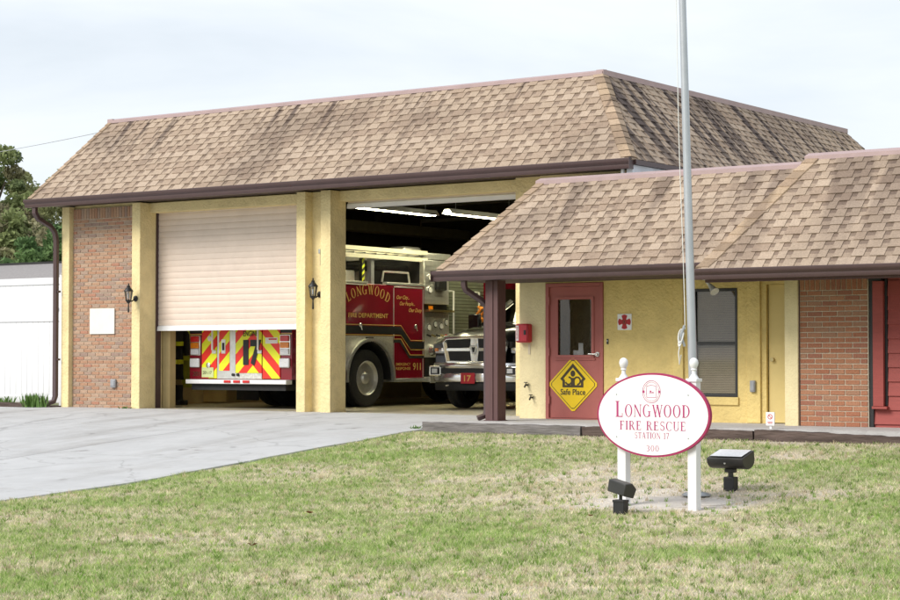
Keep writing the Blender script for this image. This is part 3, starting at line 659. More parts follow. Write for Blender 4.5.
fl.build('ridge_flashing', 'pink_flashing', G)
B().tube([(-27.16, 24.95, 3.82), (-27.16, 24.95, 3.70), (-27.155, 25.02, 3.60), (-27.145, 25.34, 3.46), (-27.14, 25.44, 3.36), (-27.14, 25.48, 3.2), (-27.14, 25.48, .22), (-27.14, 25.44, .12), (-27.2, 25.30, .07)], .05, rect=(.047, .036)).build('downspout', 'brown_metal', G, bevel=.008)
for z in (.9, 2.2): bx('downspout_strap', 'brown_metal', G, -27.195, -27.06, 25.46, 25.53, z, z + .04)

# strip lights inside the garage
def strip_light(x, y, z, label):
    t = thing('strip_light', label, 'ceiling light', (x, y, z), 'lit strip lights hanging inside the garage', local=True)
    B().prism([(-.13, .0), (-.06, .10), (.06, .10), (.13, .0), (.12, -.005), (.055, .085), (-.055, .085), (-.12, -.005)], 'y', 0, 2.5).build('reflector', 'white_bar', t)
    for dx in (-.06, .06): B().cyl((dx, .04, .01), (dx, 2.46, .01), .02, n=10).build('tube', 'tube_light', t)
    for dy in (.3, 2.2): B().cyl((0, dy, .1), (0, dy, 4.79 - z), .006, n=6).build('hanger_rod', 'galvanised', t)
    return t
strip_light(-21.85, 28.05, 3.76, 'nearest lit strip light, hanging just inside the right bay door head')
strip_light(-21.3, 30.2, 3.76, 'lit strip light with two tubes, partly behind the low porch roof')
strip_light(-25.7, 27.3, 4.2, 'added unseen strip light brightening the left bay, behind the half lowered rolling door')  # extra lamp out of view, added to brighten the coats and wall in here
strip_light(-19.2, 30.6, 4.25, 'lit strip light over the pickup truck, behind the right bay door head')

# ================================================================ the office wing
O = thing('fire_station_office', 'low yellow stucco office wing with brown gutters, porch and tan shingle roofs', 'building', (-15.97, 24.6, 0))
w = B()
Yw = 24.6
def wbox(x0, x1, z0, z1): w.box(x0, x1, Yw, Yw + .18, z0, z1)
wbox(-15.97, -15.50, -.05, 2.2); wbox(-15.50, -14.48, 2.085, 2.2); wbox(-14.48, -13.0, -.05, 2.2); wbox(-13.0, -12.27, -.05, .39); wbox(-13.0, -12.27, 1.945, 2.2); wbox(-12.27, -11.88, -.05, 2.2)
w.box(-11.88, -10.9, Yw, Yw + .18, 2.02, 2.2)
w.box(-15.97, -15.8, Yw + .18, 25.74, -.05, 3.3)                       # left return
w.build('wall', 'stucco_deep', O)
bx('rear_wall', 'stucco_deep', O, -14.3, -4, 32.0, 32.2, -.05, 3.5); bx('side_wall', 'stucco_deep', O, -4.2, -4, 24.8, 32, -.05, 3.5)
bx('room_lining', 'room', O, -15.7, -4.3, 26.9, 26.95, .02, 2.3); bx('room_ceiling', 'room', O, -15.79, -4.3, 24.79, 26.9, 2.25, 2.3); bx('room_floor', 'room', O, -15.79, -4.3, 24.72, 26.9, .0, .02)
bx('left_wall_face', 'stucco_pale', O, -15.974, -15.505, Yw - .006, Yw, .02, 2.1)
# raised stucco bands that frame the window
bx('stucco_band', 'stucco_deep', O, -13.30, -13.13, Yw - .035, Yw, .02, 2.1, bevel=.006); bx('stucco_band', 'stucco_deep', O, -12.11, -11.90, Yw - .035, Yw, .02, 2.1, bevel=.006)
bx('sill_panel', 'stucco_deep', O, -13.10, -12.25, Yw - .03, Yw, .27, .385, bevel=.006)
# red entrance door
D = bpy.data.objects.new('entrance_door', None); COL.objects.link(D); D.parent = O
OL = (-15.97, 24.6, 0)
fr = B()
for a in ((-15.495, -15.44, .02, 2.08), (-14.54, -14.485, .02, 2.08)): fr.box(a[0], a[1], Yw - .02, Yw + .12, a[2], a[3])
fr.box(-15.44, -14.54, Yw - .02, Yw + .12, 2.025, 2.08); fr.box(-15.44, -14.54, Yw - .03, Yw + .12, .019, .035)
fr.build('door_frame', 'red_door', D, bevel=.004)
lf = B()
for a in ((-15.438, -15.30, .04, 2.02), (-14.68, -14.542, .04, 2.02)): lf.box(a[0], a[1], Yw + .01, Yw + .055, a[2], a[3])
lf.box(-15.30, -14.68, Yw + .01, Yw + .055, .04, .98); lf.box(-15.30, -14.68, Yw + .01, Yw + .055, 1.84, 2.02)
lf.build('door_leaf', 'red_door', D)
lm = B()
for a in ((-15.33, -15.285, .96, 1.87), (-14.695, -14.65, .96, 1.87)): lm.box(a[0], a[1], Yw - .005, Yw + .012, a[2], a[3])
for a in ((.945, .99), (1.83, 1.87)): lm.box(-15.33, -14.65, Yw - .006, Yw + .011, a[0], a[1])
lm.box(-15.35, -14.63, Yw - .012, Yw + .012, .915, .94)
lm.build('glazing_bead', 'red_door', D)
bx('pane', 'window_glass', D, -15.30, -14.68, Yw + .03, Yw + .036, .98, 1.84)
bx('notice', 'sticker', D, -15.04, -14.86, Yw + .045, Yw + .047, .99, 1.06); bx('notice', 'sticker', D, -14.95, -14.87, Yw + .049, Yw + .05, 1.06, 1.17)
hd = B().cyl((-14.59, Yw + .01, 1.0), (-14.59, Yw - .05, 1.0), .022, n=12); hd.tube([(-14.59, Yw - .05, 1.0), (-14.72, Yw - .055, 1.005)], .012, 8); hd.cyl((-14.59, Yw - .005, 1.0), (-14.59, Yw + .0, 1.0), .035)
hd.build('handle', 'steel', D)
for z in (.25, .98, 1.75): B().cyl((-15.435, Yw - .012, z), (-15.435, Yw - .012, z + .12), .012, n=8).build('hinge', 'red_door', D)
# window with blinds
Wn = bpy.data.objects.new('window', None); COL.objects.link(Wn); Wn.parent = O
f = B()
for a in ((-13.0, -12.965, .39, 1.945), (-12.305, -12.27, .39, 1.945)): f.box(a[0], a[1], Yw - .01, Yw + .10, a[2], a[3])
for a in ((.39, .43), (1.905, 1.945)): f.box(-12.965, -12.305, Yw - .009, Yw + .10, a[0], a[1])
f.box(-12.965, -12.305, Yw + .005, Yw + .08, 1.135, 1.18)
f.build('window_frame', 'dark_bronze', Wn, bevel=.003)
bx('upper_pane', 'window_glass', Wn, -12.965, -12.305, Yw + .05, Yw + .055, 1.18, 1.905); bx('lower_pane', 'window_glass', Wn, -12.965, -12.305, Yw + .03, Yw + .035, .43, 1.135)
b = B()
for k in range(58):
    z = .44 + k * .0253; b.add([(-12.955, Yw + .075, z), (-12.315, Yw + .075, z), (-12.315, Yw + .092, z + .022), (-12.955, Yw + .092, z + .022), (-12.955, Yw + .0765, z - .001), (-12.315, Yw + .0765, z - .001), (-12.315, Yw + .0935, z + .021), (-12.955, Yw + .0935, z + .021)], [(0, 1, 2, 3), (7, 6, 5, 4), (0, 4, 5, 1), (2, 6, 7, 3)])
tag(b.build('blind', 'blind', Wn), kind='stuff')
bx('window_sill', 'dark_bronze', Wn, -13.01, -12.26, Yw - .025, Yw + .0, .372, .389)
# plain yellow door in the corner
D2 = bpy.data.objects.new('store_door', None); COL.objects.link(D2); D2.parent = O
bx('door_frame', 'stucco_deep', D2, -11.88, -11.82, Yw + .0, Yw + .14, .02, 2.02); bx('door_frame', 'stucco_deep', D2, -11.82, -10.93, Yw + .0, Yw + .14, 1.985, 2.02)
bx('door_leaf', 'yellow_paint', D2, -11.805, -10.93, Yw + .05, Yw + .095, .03, 1.98)
B().cyl((-11.74, Yw + .05, .92), (-11.74, Yw - .0, .92), .03, n=14).build('door_knob', 'brass', D2)
# brick pier beside the corner door
bx('pier', 'stucco_pale', O, -11.26, -11.06, 24.0, 24.6, -.15, 2.06, bevel=.008)
bp2 = bx('brick_panel', 'mortar', O, -11.06, -10.06, 24.045, 24.6, -.15, 2.06)
bricks(bp2, -11.05, -10.065, 24.045, -.13, 2.03, .0705, .985 / 4.5, .011, BR_RED, .17, 12)
bx('corner_strip', 'brown_wood', O, -11.062, -11.05, 24.03, 24.05, -.1, 2.04)
# red lap siding at the right
rs = bx('siding_wall', 'red_siding', O, -10.02, -4, 24.12, 24.3, -.15, 2.06)
for k in range(11):
    z = -.13 + k * .19
    b = B(); b.prism([(24.075, z), (24.12, z), (24.12, z + .205), (24.10, z + .205)], 'x', -9.80 if z > .22 else -10.0, -4.1)
    b.build('siding_board', 'red_siding', rs)
bx('corner_board', 'red_siding', rs, -9.995, -9.845, 24.03, 24.12, .30, 1.97, bevel=.004); bx('corner_board', 'black', rs, -10.045, -9.998, 24.06, 24.3, -.1, 2.04); bx('gap_strip', 'black', rs, -9.843, -9.81, 24.085, 24.12, .31, 2.0)
bx('board_foot', 'red_siding', rs, -9.999, -9.79, 24.0, 24.075, .265, .298); bx('head_strip', 'black', rs, -10.04, -9.86, 24.0, 24.12, 1.975, 2.05)
# porch post with its downspout
pb = B().box(-15.74, -15.52, 23.30, 23.52, .018, 2.09); pb.box(-15.76, -15.50, 23.28, 23.54, .018, .03)
pb.build('porch_post', 'brown_wood', O, bevel=.01)
B().box(-15.66, -15.60, 23.285, 23.30, .03, 2.08).build('post_batten', 'brown_wood', O)
B().tube([(-15.98, 23.10, 2.12), (-15.98, 23.10, 2.02), (-15.97, 23.13, 1.95), (-15.84, 23.34, 1.80), (-15.79, 23.40, 1.72), (-15.785, 23.41, 1.6), (-15.785, 23.41, .16), (-15.80, 23.38, .09), (-15.88, 23.30, .05)], .05, rect=(.040, .032)).build('downspout', 'brown_metal', O, bevel=.006)
# eaves and gutters
bx('soffit', 'soffit', O, -16.40, -11.9, 23.09, 24.62, 2.10, 2.125); bx('soffit', 'soffit', O, -11.9, -4, 22.80, 24.62, 2.058, 2.085)
bx('fascia', 'brown_wood', O, -11.88, -4, 22.86, 22.90, 1.955, 2.057)
B().prism(gutter_profile(22.98, 2.085, 2.235), 'x', -16.50, -11.8).build('gutter', 'brown_metal', O)
B().prism(gutter_profile(22.68, 1.99, 2.135), 'x', -12.02, -4).build('gutter', 'brown_metal', O)
bx('gutter_cap', 'brown_metal', O, -16.506, -16.50, 22.975, 23.11, 2.08, 2.24)
# roofs
body = B(); tabs = []
AE, AZ, AY, ARZ = 23.03, 2.225, 24.35, 3.60
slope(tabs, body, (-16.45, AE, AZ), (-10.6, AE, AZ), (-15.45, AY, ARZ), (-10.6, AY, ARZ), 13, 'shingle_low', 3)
BE, BZ, BY, BRZ = 22.73, 2.12, 24.20, 3.69
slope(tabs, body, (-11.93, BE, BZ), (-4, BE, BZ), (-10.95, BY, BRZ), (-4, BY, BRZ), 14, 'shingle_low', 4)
body.ct = (.42, .33, .25)
body.poly([(-16.45, AE, AZ), (-15.45, AY, ARZ), (-15.45, 25.7, ARZ), (-16.45, 25.7, AZ)])
body.poly([(-11.93, BE, BZ), (-10.95, BY, BRZ), (-10.95, 24.6, BRZ), (-11.93, 24.6, BZ)])
body.cur = 1
body.poly([(-15.45, AY, ARZ - .02), (-4, AY, ARZ - .02), (-4, 25.7, ARZ - .02), (-15.45, 25.7, ARZ - .02)]); body.poly([(-14.18, 25.7, ARZ - .03), (-4, 25.7, ARZ - .03), (-4, 32.2, ARZ - .03), (-14.18, 32.2, ARZ - .03)])
body.poly([(-10.95, BY, BRZ - .01), (-4, BY, BRZ - .01), (-4, 24.9, BRZ - .01), (-10.95, 24.9, BRZ - .01)])
roof2 = body.build('roof', ['shingle_low', 'flat_roof'], O, recalc=False)
place_tabs(tabs, roof2, None)
hip_caps(roof2, (-16.45, AE, AZ), (-15.45, AY, ARZ), (1, 0, 0), (0, 1, 0), 12, 'shingle_low', .13)
hip_caps(roof2, (-11.95, BE, BZ), (-10.97, BY, BRZ), (1, 0, 0), (-.45, .5, -.45), 14, 'shingle_low', .19)
def ridge(x0, x1, y, z): 
    B().prism([(y - .04, z - .03), (y - .04, z + .03), (y + .10, z + .08), (y + .10, z - .03)], 'x', x0, x1).build('ridge_flashing', 'pink_flashing', O)
ridge(-15.50, -10.98, AY, ARZ); ridge(-11.02, -4, BY, BRZ)

# ================================================================ vehicles
def wheel(parent, x, y, r, w, side, rim_m='steel', dual=False, off=None):
    """a wheel whose axle lies along x; side = +1/-1 is the outer face"""
    wl_ = bpy.data.objects.new('wheel', None); COL.objects.link(wl_); wl_.parent = parent; wl_.location = (x, y, r)
    s_ = side; hw = w / 2
    ty = B().lathe([(r * .60, -hw * .9), (r * .80, -hw), (r * .96, -hw * .88), (r, -hw * .7), (r, -hw * .25), (r * .985, -hw * .22), (r * .985, -hw * .12), (r, -hw * .1), (r, hw * .1), (r * .985, hw * .12), (r * .985, hw * .22), (r, hw * .25), (r, hw * .7), (r * .96, hw * .88), (r * .80, hw), (r * .60, hw * .9)], (0, 0, 0), 36, 'x', caps=False)
    ty.build('tyre', 'rubber', wl_, off=(0, 0, 0))
    d = hw * s_
    rm = B().lathe([(r * .61, d * .5), (r * .61, d * .92), (r * .575, d * .97), (r * .555, d * .9), (r * .53, d * .45), (r * .50, d * .30), (r * .24, d * .38), (r * .22, d * .40)], (0, 0, 0), 32, 'x')
    rm.build('rim', rim_m, wl_, off=(0, 0, 0))
    hb = B().lathe([(r * .2, d * .36), (r * .2, d * .62), (r * .16, d * .82), (r * .10, d * .9)], (0, 0, 0), 18, 'x')
    for k in range(10):
        a = 2 * PI * k / 10; hb.cyl((d * .36, r * .30 * math.cos(a), r * .30 * math.sin(a)), (d * .52, r * .30 * math.cos(a), r * .30 * math.sin(a)), r * .028, n=6)
    hb.build('hub', rim_m, wl_, off=(0, 0, 0))
    hs = B()
    for k in range(5):
        a = 2 * PI * (k + .5) / 5; hs.cyl((d * .335, r * .41 * math.cos(a), r * .41 * math.sin(a)), (d * .345, r * .41 * math.cos(a), r * .41 * math.sin(a)), r * .055, n=10)
    hs.build('hand_hole', 'black', wl_, off=(0, 0, 0))
    if dual:
        B().lathe([(r * .60, -hw * .9), (r * .80, -hw), (r * .97, -hw * .8), (r, -hw * .6), (r, hw * .6), (r * .97, hw * .8), (r * .80, hw), (r * .60, hw * .9)], (-s_ * (w + .04), 0, 0), 32, 'x', caps=False).build('inner_tyre', 'rubber', wl_, off=(0, 0, 0))
    return wl_
def arch_poly(y0, y1, z0, z1, cy, cz, r, n=18):
    """a rectangle in (y, z) with a wheel arch bitten out of its lower edge"""
    if cz >= z0: a0 = math.asin(min(1, (z0 - cz) / r)) if abs((z0 - cz) / r) < 1 else 0
    else: a0 = math.asin((z0 - cz) / r)
    pts = [(y0, z0), (y0, z1), (y1, z1), (y1, z0)]
    for k in range(n + 1):
        a = a0 + (PI - 2 * a0) * k / n; pts.append((cy + r * math.cos(a), cz + r * math.sin(a)))
    return pts

# ---- fire engine, backed in the left bay, its rear towards the door
F = thing('fire_engine', 'dark red fire engine with chevron striped rear parked in the left bay', 'fire engine', (-23.45, 26.6, .012), local=True)
HX = 1.25; WY, WZ, WR = 2.30, .55, .55
for sx in (1, -1):
    m = B(); m.prism(arch_poly(.04, 4.10, .54, 2.36, WY, WZ, .70), 'x', sx * .72, sx * HX); m.build('body_side', 'truck_red', F, bevel=.012)
    wheel(F, sx * 1.07, WY, WR, .29, sx, 'steel', True)
    # polished fender panel and arch trim
    m = B(); m.prism(arch_poly(1.50, 3.04, .72, 1.36, WY, WZ, .715), 'x', sx * (HX + .001), sx * (HX + .012)); m.build('fender_panel', 'diamond_plate', F)
    m = B(); m.tube([(sx * (HX + .02), WY + .735 * math.cos(a), WZ + .735 * math.sin(a)) for a in np.linspace(-.1, PI + .1, 28)], .035, rect=(.045, .03)); m.build('wheel_arch', 'steel', F)
    m = B().box(min(sx * .8, sx * (HX + .035)), max(sx * .8, sx * (HX + .035)), 3.06, 4.12, .47, .535); m.build('sill_rail', 'steel', F, bevel=.006)
for sx in (1, -1): B().tube([(sx * .98, WY + .69 * math.cos(a), WZ + .69 * math.sin(a)) for a in np.linspace(-.05, PI + .05, 22)], .05, rect=(.27, .012)).build('wheel_well', 'chassis', F)
bx('body_core', 'truck_red', F, -.72, .72, .04, 4.10, .80, 2.30)
bx('hose_bed', 'chassis', F, -.95, .95, .1, 4.05, 2.30, 2.37)
tr = B(); tr.box(1.15, 1.265, .03, 2.25, 2.36, 2.40); tr.build('top_rail', 'steel', F, bevel=.005)
for a in ((1.16, 1.262, .03, 2.25, 2.325, 2.345), (1.15, 1.262, 2.85, 4.12, 2.36, 2.41), (1.18, 1.258, 3.09, 4.05, 2.31, 2.335), (-1.265, -1.15, .03, 4.12, 2.36, 2.40)): bx('top_rail', 'steel', F, *a, bevel=.005)
tr = B(); tr.box(HX, HX + .010, 3.065, 3.085, .56, 2.30); tr.box(HX, HX + .010, 4.04, 4.058, .56, 2.30); tr.build('door_trim', 'steel', F)
# stripes and lettering on the right-hand side
d = HX + .013
st = B()
def band(z0, z1, q0, q1):     # upper level, a diagonal drop, lower level
    return [[(1.5 if z0 > 1.0 else 1.5, z0), (3.30, z0), (3.30, z1), (1.5, z1)], [(3.30, z0), (3.62, q0), (3.62, q1), (3.30, z1)], [(3.62, q0), (4.08, q0), (4.08, q1), (3.62, q1)]]
flat_polys(st, band(1.40, 1.55, 1.12, 1.26), '+x', d); st.build('black_stripe', 'black', F)
st = B(); flat_polys(st, band(1.565, 1.58, 1.275, 1.29) + band(1.372, 1.387, 1.092, 1.107) + [[(3.06, 1.30), (3.30, 1.30), (3.60, .99), (4.08, .99), (4.08, 1.005), (3.61, 1.005), (3.31, 1.315), (3.06, 1.315)]], '+x', d); st.build('gold_stripe', 'gold', F)
st = B(); flat_polys(st, [[(3.06, 1.235), (3.27, 1.235), (3.57, .93), (4.08, .93), (4.08, .985), (3.60, .985), (3.29, 1.295), (3.06, 1.295)]], '+x', d - .001); st.build('black_stripe', 'black', F)
le = B(); flat_polys(le, serif_text('LONGWOOD', 1.62, 2.90, 1.99, .185, arch=(.165, .55)), '+x', d); le.build('lettering', 'gold', F)
le = B(); put_sans(le, sans_polys('FIRE DEPARTMENT', 1.64, 1.71, .085, .012, 1.24), '+x', d); le.build('lettering', 'gold', F)
for s_, y_, z_, w_ in (('Our City...', 3.16, 2.09, .42), ('Our People...', 3.26, 1.97, .50), ('Our Duty', 3.56, 1.845, .44)):
    le = B(); put_sans(le, sans_polys(s_, y_, z_, .075, .008, w_, .35), '+x', d); le.build('lettering', 'gold', F)
for s_, y_, z_, h_, b_, w_ in (('EMERGENCY', 3.14, .79, .055, .01, .48), ('RESPONSE', 3.14, .705, .055, .01, .48), ('911', 3.70, .705, .14, .02, .26)):
    le = B(); put_sans(le, sans_polys(s_, y_, z_, h_, b_, w_), '+x', d); le.build('lettering', 'gold', F)
le = B(); put_sans(le, sans_polys('201', 2.20, 1.245, .07, .012, .16), '+x', HX + .032); le.build('lettering', 'white_paint', F)
bx('number_plate', 'black', F, HX + .013, HX + .03, 2.17, 2.40, 1.225, 1.335)
for y_ in (2.02, 3.80):
    m = B().lathe([(.045, 0), (.045, .008), (.03, .02)], (HX + .002, y_, 1.56), 16, 'x'); m.tube([(HX + .02, y_, 1.56), (HX + .03, y_ + .015, 1.47)], .012, 6); m.build('latch_handle', 'chrome', F)
# ladder rack above the hose bed
m = B()
for x_, z_ in ((1.12, 3.04), (1.12, 2.90), (.70, 2.98), (-.9, 2.98)): bx('ladder_beam', 'rail_paint', F, x_ - .03, x_ + .03, .1, 4.35, z_ - .04, z_ + .04)
for k in range(12): B().cyl((.73, .3 + k * .35, 2.96), (1.09, .3 + k * .35, 2.96), .018, n=8).build('ladder_rung', 'steel', F)
for y_ in (1.0, 2.55): bx('rack_arm', 'galvanised', F, 1.0, 1.1, y_, y_ + .10, 2.37, 2.86)
m = B().box(1.02, 1.09, 2.28, 2.36, 2.37, 2.86); m.build('striped_post', 'black', F); m = B()
for k in range(4): m.add([(1.091, 2.28, 2.40 + k * .12), (1.091, 2.36, 2.46 + k * .12), (1.091, 2.36, 2.52 + k * .12), (1.091, 2.28, 2.46 + k * .12)], [(0, 1, 2, 3)])
m.build('hazard_stripe', 'reflective', F)
m = B().tube([(1.1, 2.9, 2.42), (1.1, 2.95, 2.62), (1.1, 3.75, 2.62), (1.1, 3.8, 2.42)], .022, 8); m.build('hose_rail', 'steel', F)
bx('deck_module', 'steel', F, -.9, 1.06, 4.2, 5.3, 2.92, 3.06, bevel=.02)
bx('deck_gun', 'steel', F, .2, .6, 4.3, 4.9, 3.06, 3.2, bevel=.05)
for y0_, y1_ in ((.25, .95), (1.15, 2.2), (2.45, 2.80)): bx('equipment_box', 'diamond_plate', F, .55, .98, y0_, y1_, 2.41, 2.62, bevel=.015)
for k in range(4): B().tube([(.9 - k * .1, .2, 2.72 + .02 * k), (.9 - k * .1, 2.0, 2.68), (.88 - k * .1, 4.0, 2.73)], .05, 10).build('suction_hose', 'rubber', F)
# pump panel
PX = 1.20
bx('pump_house', 'chassis', F, -1.15, 1.08, 4.14, 6.40, .55, 2.9)
bx('pump_panel', 'diamond_plate', F, 1.08, PX, 4.16, 5.02, .95, 1.85)
m = B().prism([(4.16, 2.02), (5.02, 2.02), (5.02, 2.72), (4.88, 2.90), (4.16, 2.90)], 'x', 1.08, PX); m.build('upper_panel', 'steel', F, bevel=.01)
bx('panel_shelf', 'brass', F, 1.05, PX + .14, 4.16, 5.02, 1.86, 1.90)
bx('running_board', 'diamond_plate', F, 1.0, 1.34, 4.16, 6.4, .46, .56, bevel=.01)
bx('board_edge', 'steel', F, 1.341, 1.36, 4.16, 6.4, .44, .57)
for y_, z_, r_ in ((4.40, 1.10, .12), (4.78, 1.28, .11), (4.75, .82, .13)):
    m = B().lathe([(r_, 0), (r_, .05), (r_ * .8, .09), (r_ * .8, .14), (r_ * .35, .16)], (PX - .02, y_, z_), 20, 'x')
    for k in range(2): m.cyl((PX + .10, y_ + (-r_ if k else r_) * 1.15, z_), (PX + .10, y_ + (-r_ if k else r_) * .6, z_), .02, n=8)
    m.build('hose_cap', 'chrome', F)
for y_, z_ in ((4.30, 1.55), (4.52, 1.62), (4.72, 1.58), (4.90, 1.66), (4.34, 2.30), (4.34, 2.55)):
    m = B().lathe([(.075, 0), (.075, .03), (.06, .035)], (PX - .005, y_, z_), 20, 'x'); g_ = m.build('gauge', 'chrome', F)
    B().cyl((PX + .029, y_, z_), (PX + .033, y_, z_), .056, n=20).build('dial', 'white_paint', g_, off=(0, 0, 0))
for k in range(5): B().cyl((PX, 4.26 + k * .16, 1.40), (PX + .09, 4.26 + k * .16, 1.37), .022, n=8).build('valve_handle', random.choice(['lamp_red', 'brass', 'black']), F)
for k in range(9): bx('panel_rib', 'steel', F, PX, PX + .008, 4.18, 4.98, 2.10 + k * .085, 2.13 + k * .085)
m = B().box(PX, PX + .10, 4.52, 4.82, 2.30, 2.52); m.build('speaker_box', 'black', F, bevel=.02)
m = B().box(PX + .005, PX + .03, 4.30, 4.42, 1.91, 1.98); m.build('yellow_tag', 'lamp_amber', F)
for y_ in (5.10, 6.02): B().tube([(PX - .05, y_, 2.30), (PX + .06, y_, 2.30), (PX + .06, y_, 1.42), (PX - .05, y_, 1.42)], .02, 8).build('grab_rail', 'white_paint', F)
for k in range(28): bx('louvre_slat', 'louvre', F, 1.08, 1.13, 5.12, 6.38, .98 + k * .067, 1.035 + k * .067)
# cab
m = B(); m.prism([(6.42, .55), (6.42, 2.75), (8.6, 2.75), (9.1, 1.75), (9.2, 1.55), (9.2, .55)], 'x', -HX, HX); m.build('cab', 'truck_red', F, bevel=.05)
for y0, y1 in ((6.6, 7.4), (7.6, 8.5)): bx('cab_window', 'windscreen', F, HX + .001, HX + .01, y0, y1, 1.6, 2.4)
m = B().add([(-1.1, 8.70, 2.6), (1.1, 8.70, 2.6), (1.1, 9.08, 1.82), (-1.1, 9.08, 1.82)], [(0, 1, 2, 3)]); m.build('windscreen', 'windscreen', F)
for sx in (1, -1): wheel(F, sx * 1.08, 7.9, WR, .29, sx)
bx('light_bar', 'lamp_red', F, -1.0, 1.0, 7.3, 7.6, 2.76, 2.92, bevel=.03)
bx('chassis', 'chassis', F, -.5, .5, .4, 8.9, .48, .82); m = B().cyl((-.9, WY, WR), (.9, WY, WR), .12); m.build('axle', 'chassis', F)
bx('fuel_tank', 'chassis', F, -.75, .75, .2, 1.3, .45, .8)
for sx in (-1, 1): bx('mud_flap', 'rubber', F, sx * 1.05 - .28, sx * 1.05 + .28, 1.42, 1.44, .12, .8)
# rear face
bx('tailboard', 'white_bar', F, -1.23, 1.23, -.14, .035, .455, .535, bevel=.01)
bx('tailboard_base', 'chassis', F, -1.15, 1.15, -.05, .3, .34, .45)
bx('rear_panel', 'truck_red', F, -HX, HX, .0, .045, .54, 2.36)
bx('chevron_panel', 'chevron', F, -.93, -.56, -.014, -.002, .56, 2.2); bx('chevron_panel', 'chevron', F, -.09, .54, -.014, -.002, .66, 2.2); bx('chevron_panel', 'chevron', F, .57, .98, -.020, -.002, .56, 2.2)
bx('ladder_tunnel', 'steel', F, -.55, -.10, -.010, -.001, .55, 2.2); bx('tunnel_door', 'chevron', F, -.50, -.24, -.016, -.0105, .70, 2.2); bx('tunnel_step', 'diamond_plate', F, -.09, .545, -.016, -.002, .55, .655)
m = B().box(-.44, -.34, -.022, -.0165, 1.02, 1.28); m.build('hatch_plate', 'steel', F); bx('hatch_latch', 'black', F, -.415, -.365, -.028, -.0225, 1.08, 1.22)
for x_ in (-.62, .50): B().tube([(x_, -.01, 1.06), (x_, -.075, 1.09), (x_, -.075, 1.95), (x_, -.01, 1.98)], .018, 8).build('grab_rail', 'white_paint', F)
for x_ in (-.62, .50): bx('rail_foot', 'steel', F, x_ - .05, x_ + .05, -.03, -.015, 1.02, 1.08)
for sx in (-1, 1):
    c = sx * 1.10
    fr_ = B().box(c - .125, c + .125, -.022, -.001, .985, 1.36); fr_.build('lamp_frame', 'chrome', F, bevel=.008)
    for z0, z1, mm in ((1.24, 1.345, 'lamp_red'), (1.12, 1.225, 'lamp_amber'), (1.0, 1.105, 'lamp_clear')): bx('tail_lamp', mm, F, c - .10, c + .10, -.045, -.0225, z0, z1, bevel=.012)
    bx('work_lamp', 'lamp_clear', F, c - .12, c + .12, -.05, -.001, .76, .93, bevel=.02)
    bx('rear_stripe', 'black', F, c - .15, c + .15, -.004, -.0005, 1.40, 1.56)
    bx('rear_stripe', 'gold', F, c - .15, c + .15, -.0035, -.0005, 1.575, 1.59); bx('rear_stripe', 'gold', F, c - .15, c + .15, -.0035, -.0005, 1.37, 1.385)
for k in range(3): bx('marker_lamp', 'lamp_red', F, -.26 + k * .23, -.10 + k * .23, -.155, -.141, .478, .525, bevel=.004)
for s_, x_, w_ in (('1', .10, .13), ('7', .27, .27)):
    le = B(); put_sans(le, sans_polys(s_, x_, .84, .42, .055, w_), '-y', -.024); le.build('numeral', 'black', F)
le = B(); put_sans(le, sans_polys('ENGINE', .10, 1.34, .10, .012, .36), '-y', -.024); le.build('lettering', 'black', F)
le = B(); put_sans(le, sans_polys('201', -1.17, .60, .085, .01, .18), '-y', -.006); le.build('lettering', 'sign_black', F)
bx('licence_plate', 'plate', F, -.92, -.63, -.03, -.015, .575, .76); le = B(); put_sans(le, sans_polys('201-17', -.89, .635, .06, .006, .22), '-y', -.033); le.build('plate_lettering', 'sign_black', F)
bx('warning_sticker', 'sticker', F, .64, .93, -.025, -.0205, 1.20, 1.31); bx('sticker_print', 'lamp_red', F, .72, .91, -.028, -.0255, 1.265, 1.295)
m = B().lathe([(.05, 0), (.05, -.02), (.02, -.03)], (-.76, -.015, .80), 14, 'y'); m.build('plate_lamp', 'chrome', F)
m = B().lathe([(.055, 0), (.05, -.025)], (-.72, -.015, 1.30), 14, 'y'); m.build('door_pull', 'steel', F)
for x_ in (-.14, -.02): B().lathe([(.03, 0), (.028, -.03)], (x_, -.016, .625), 10, 'y').build('step_stud', 'black', F)

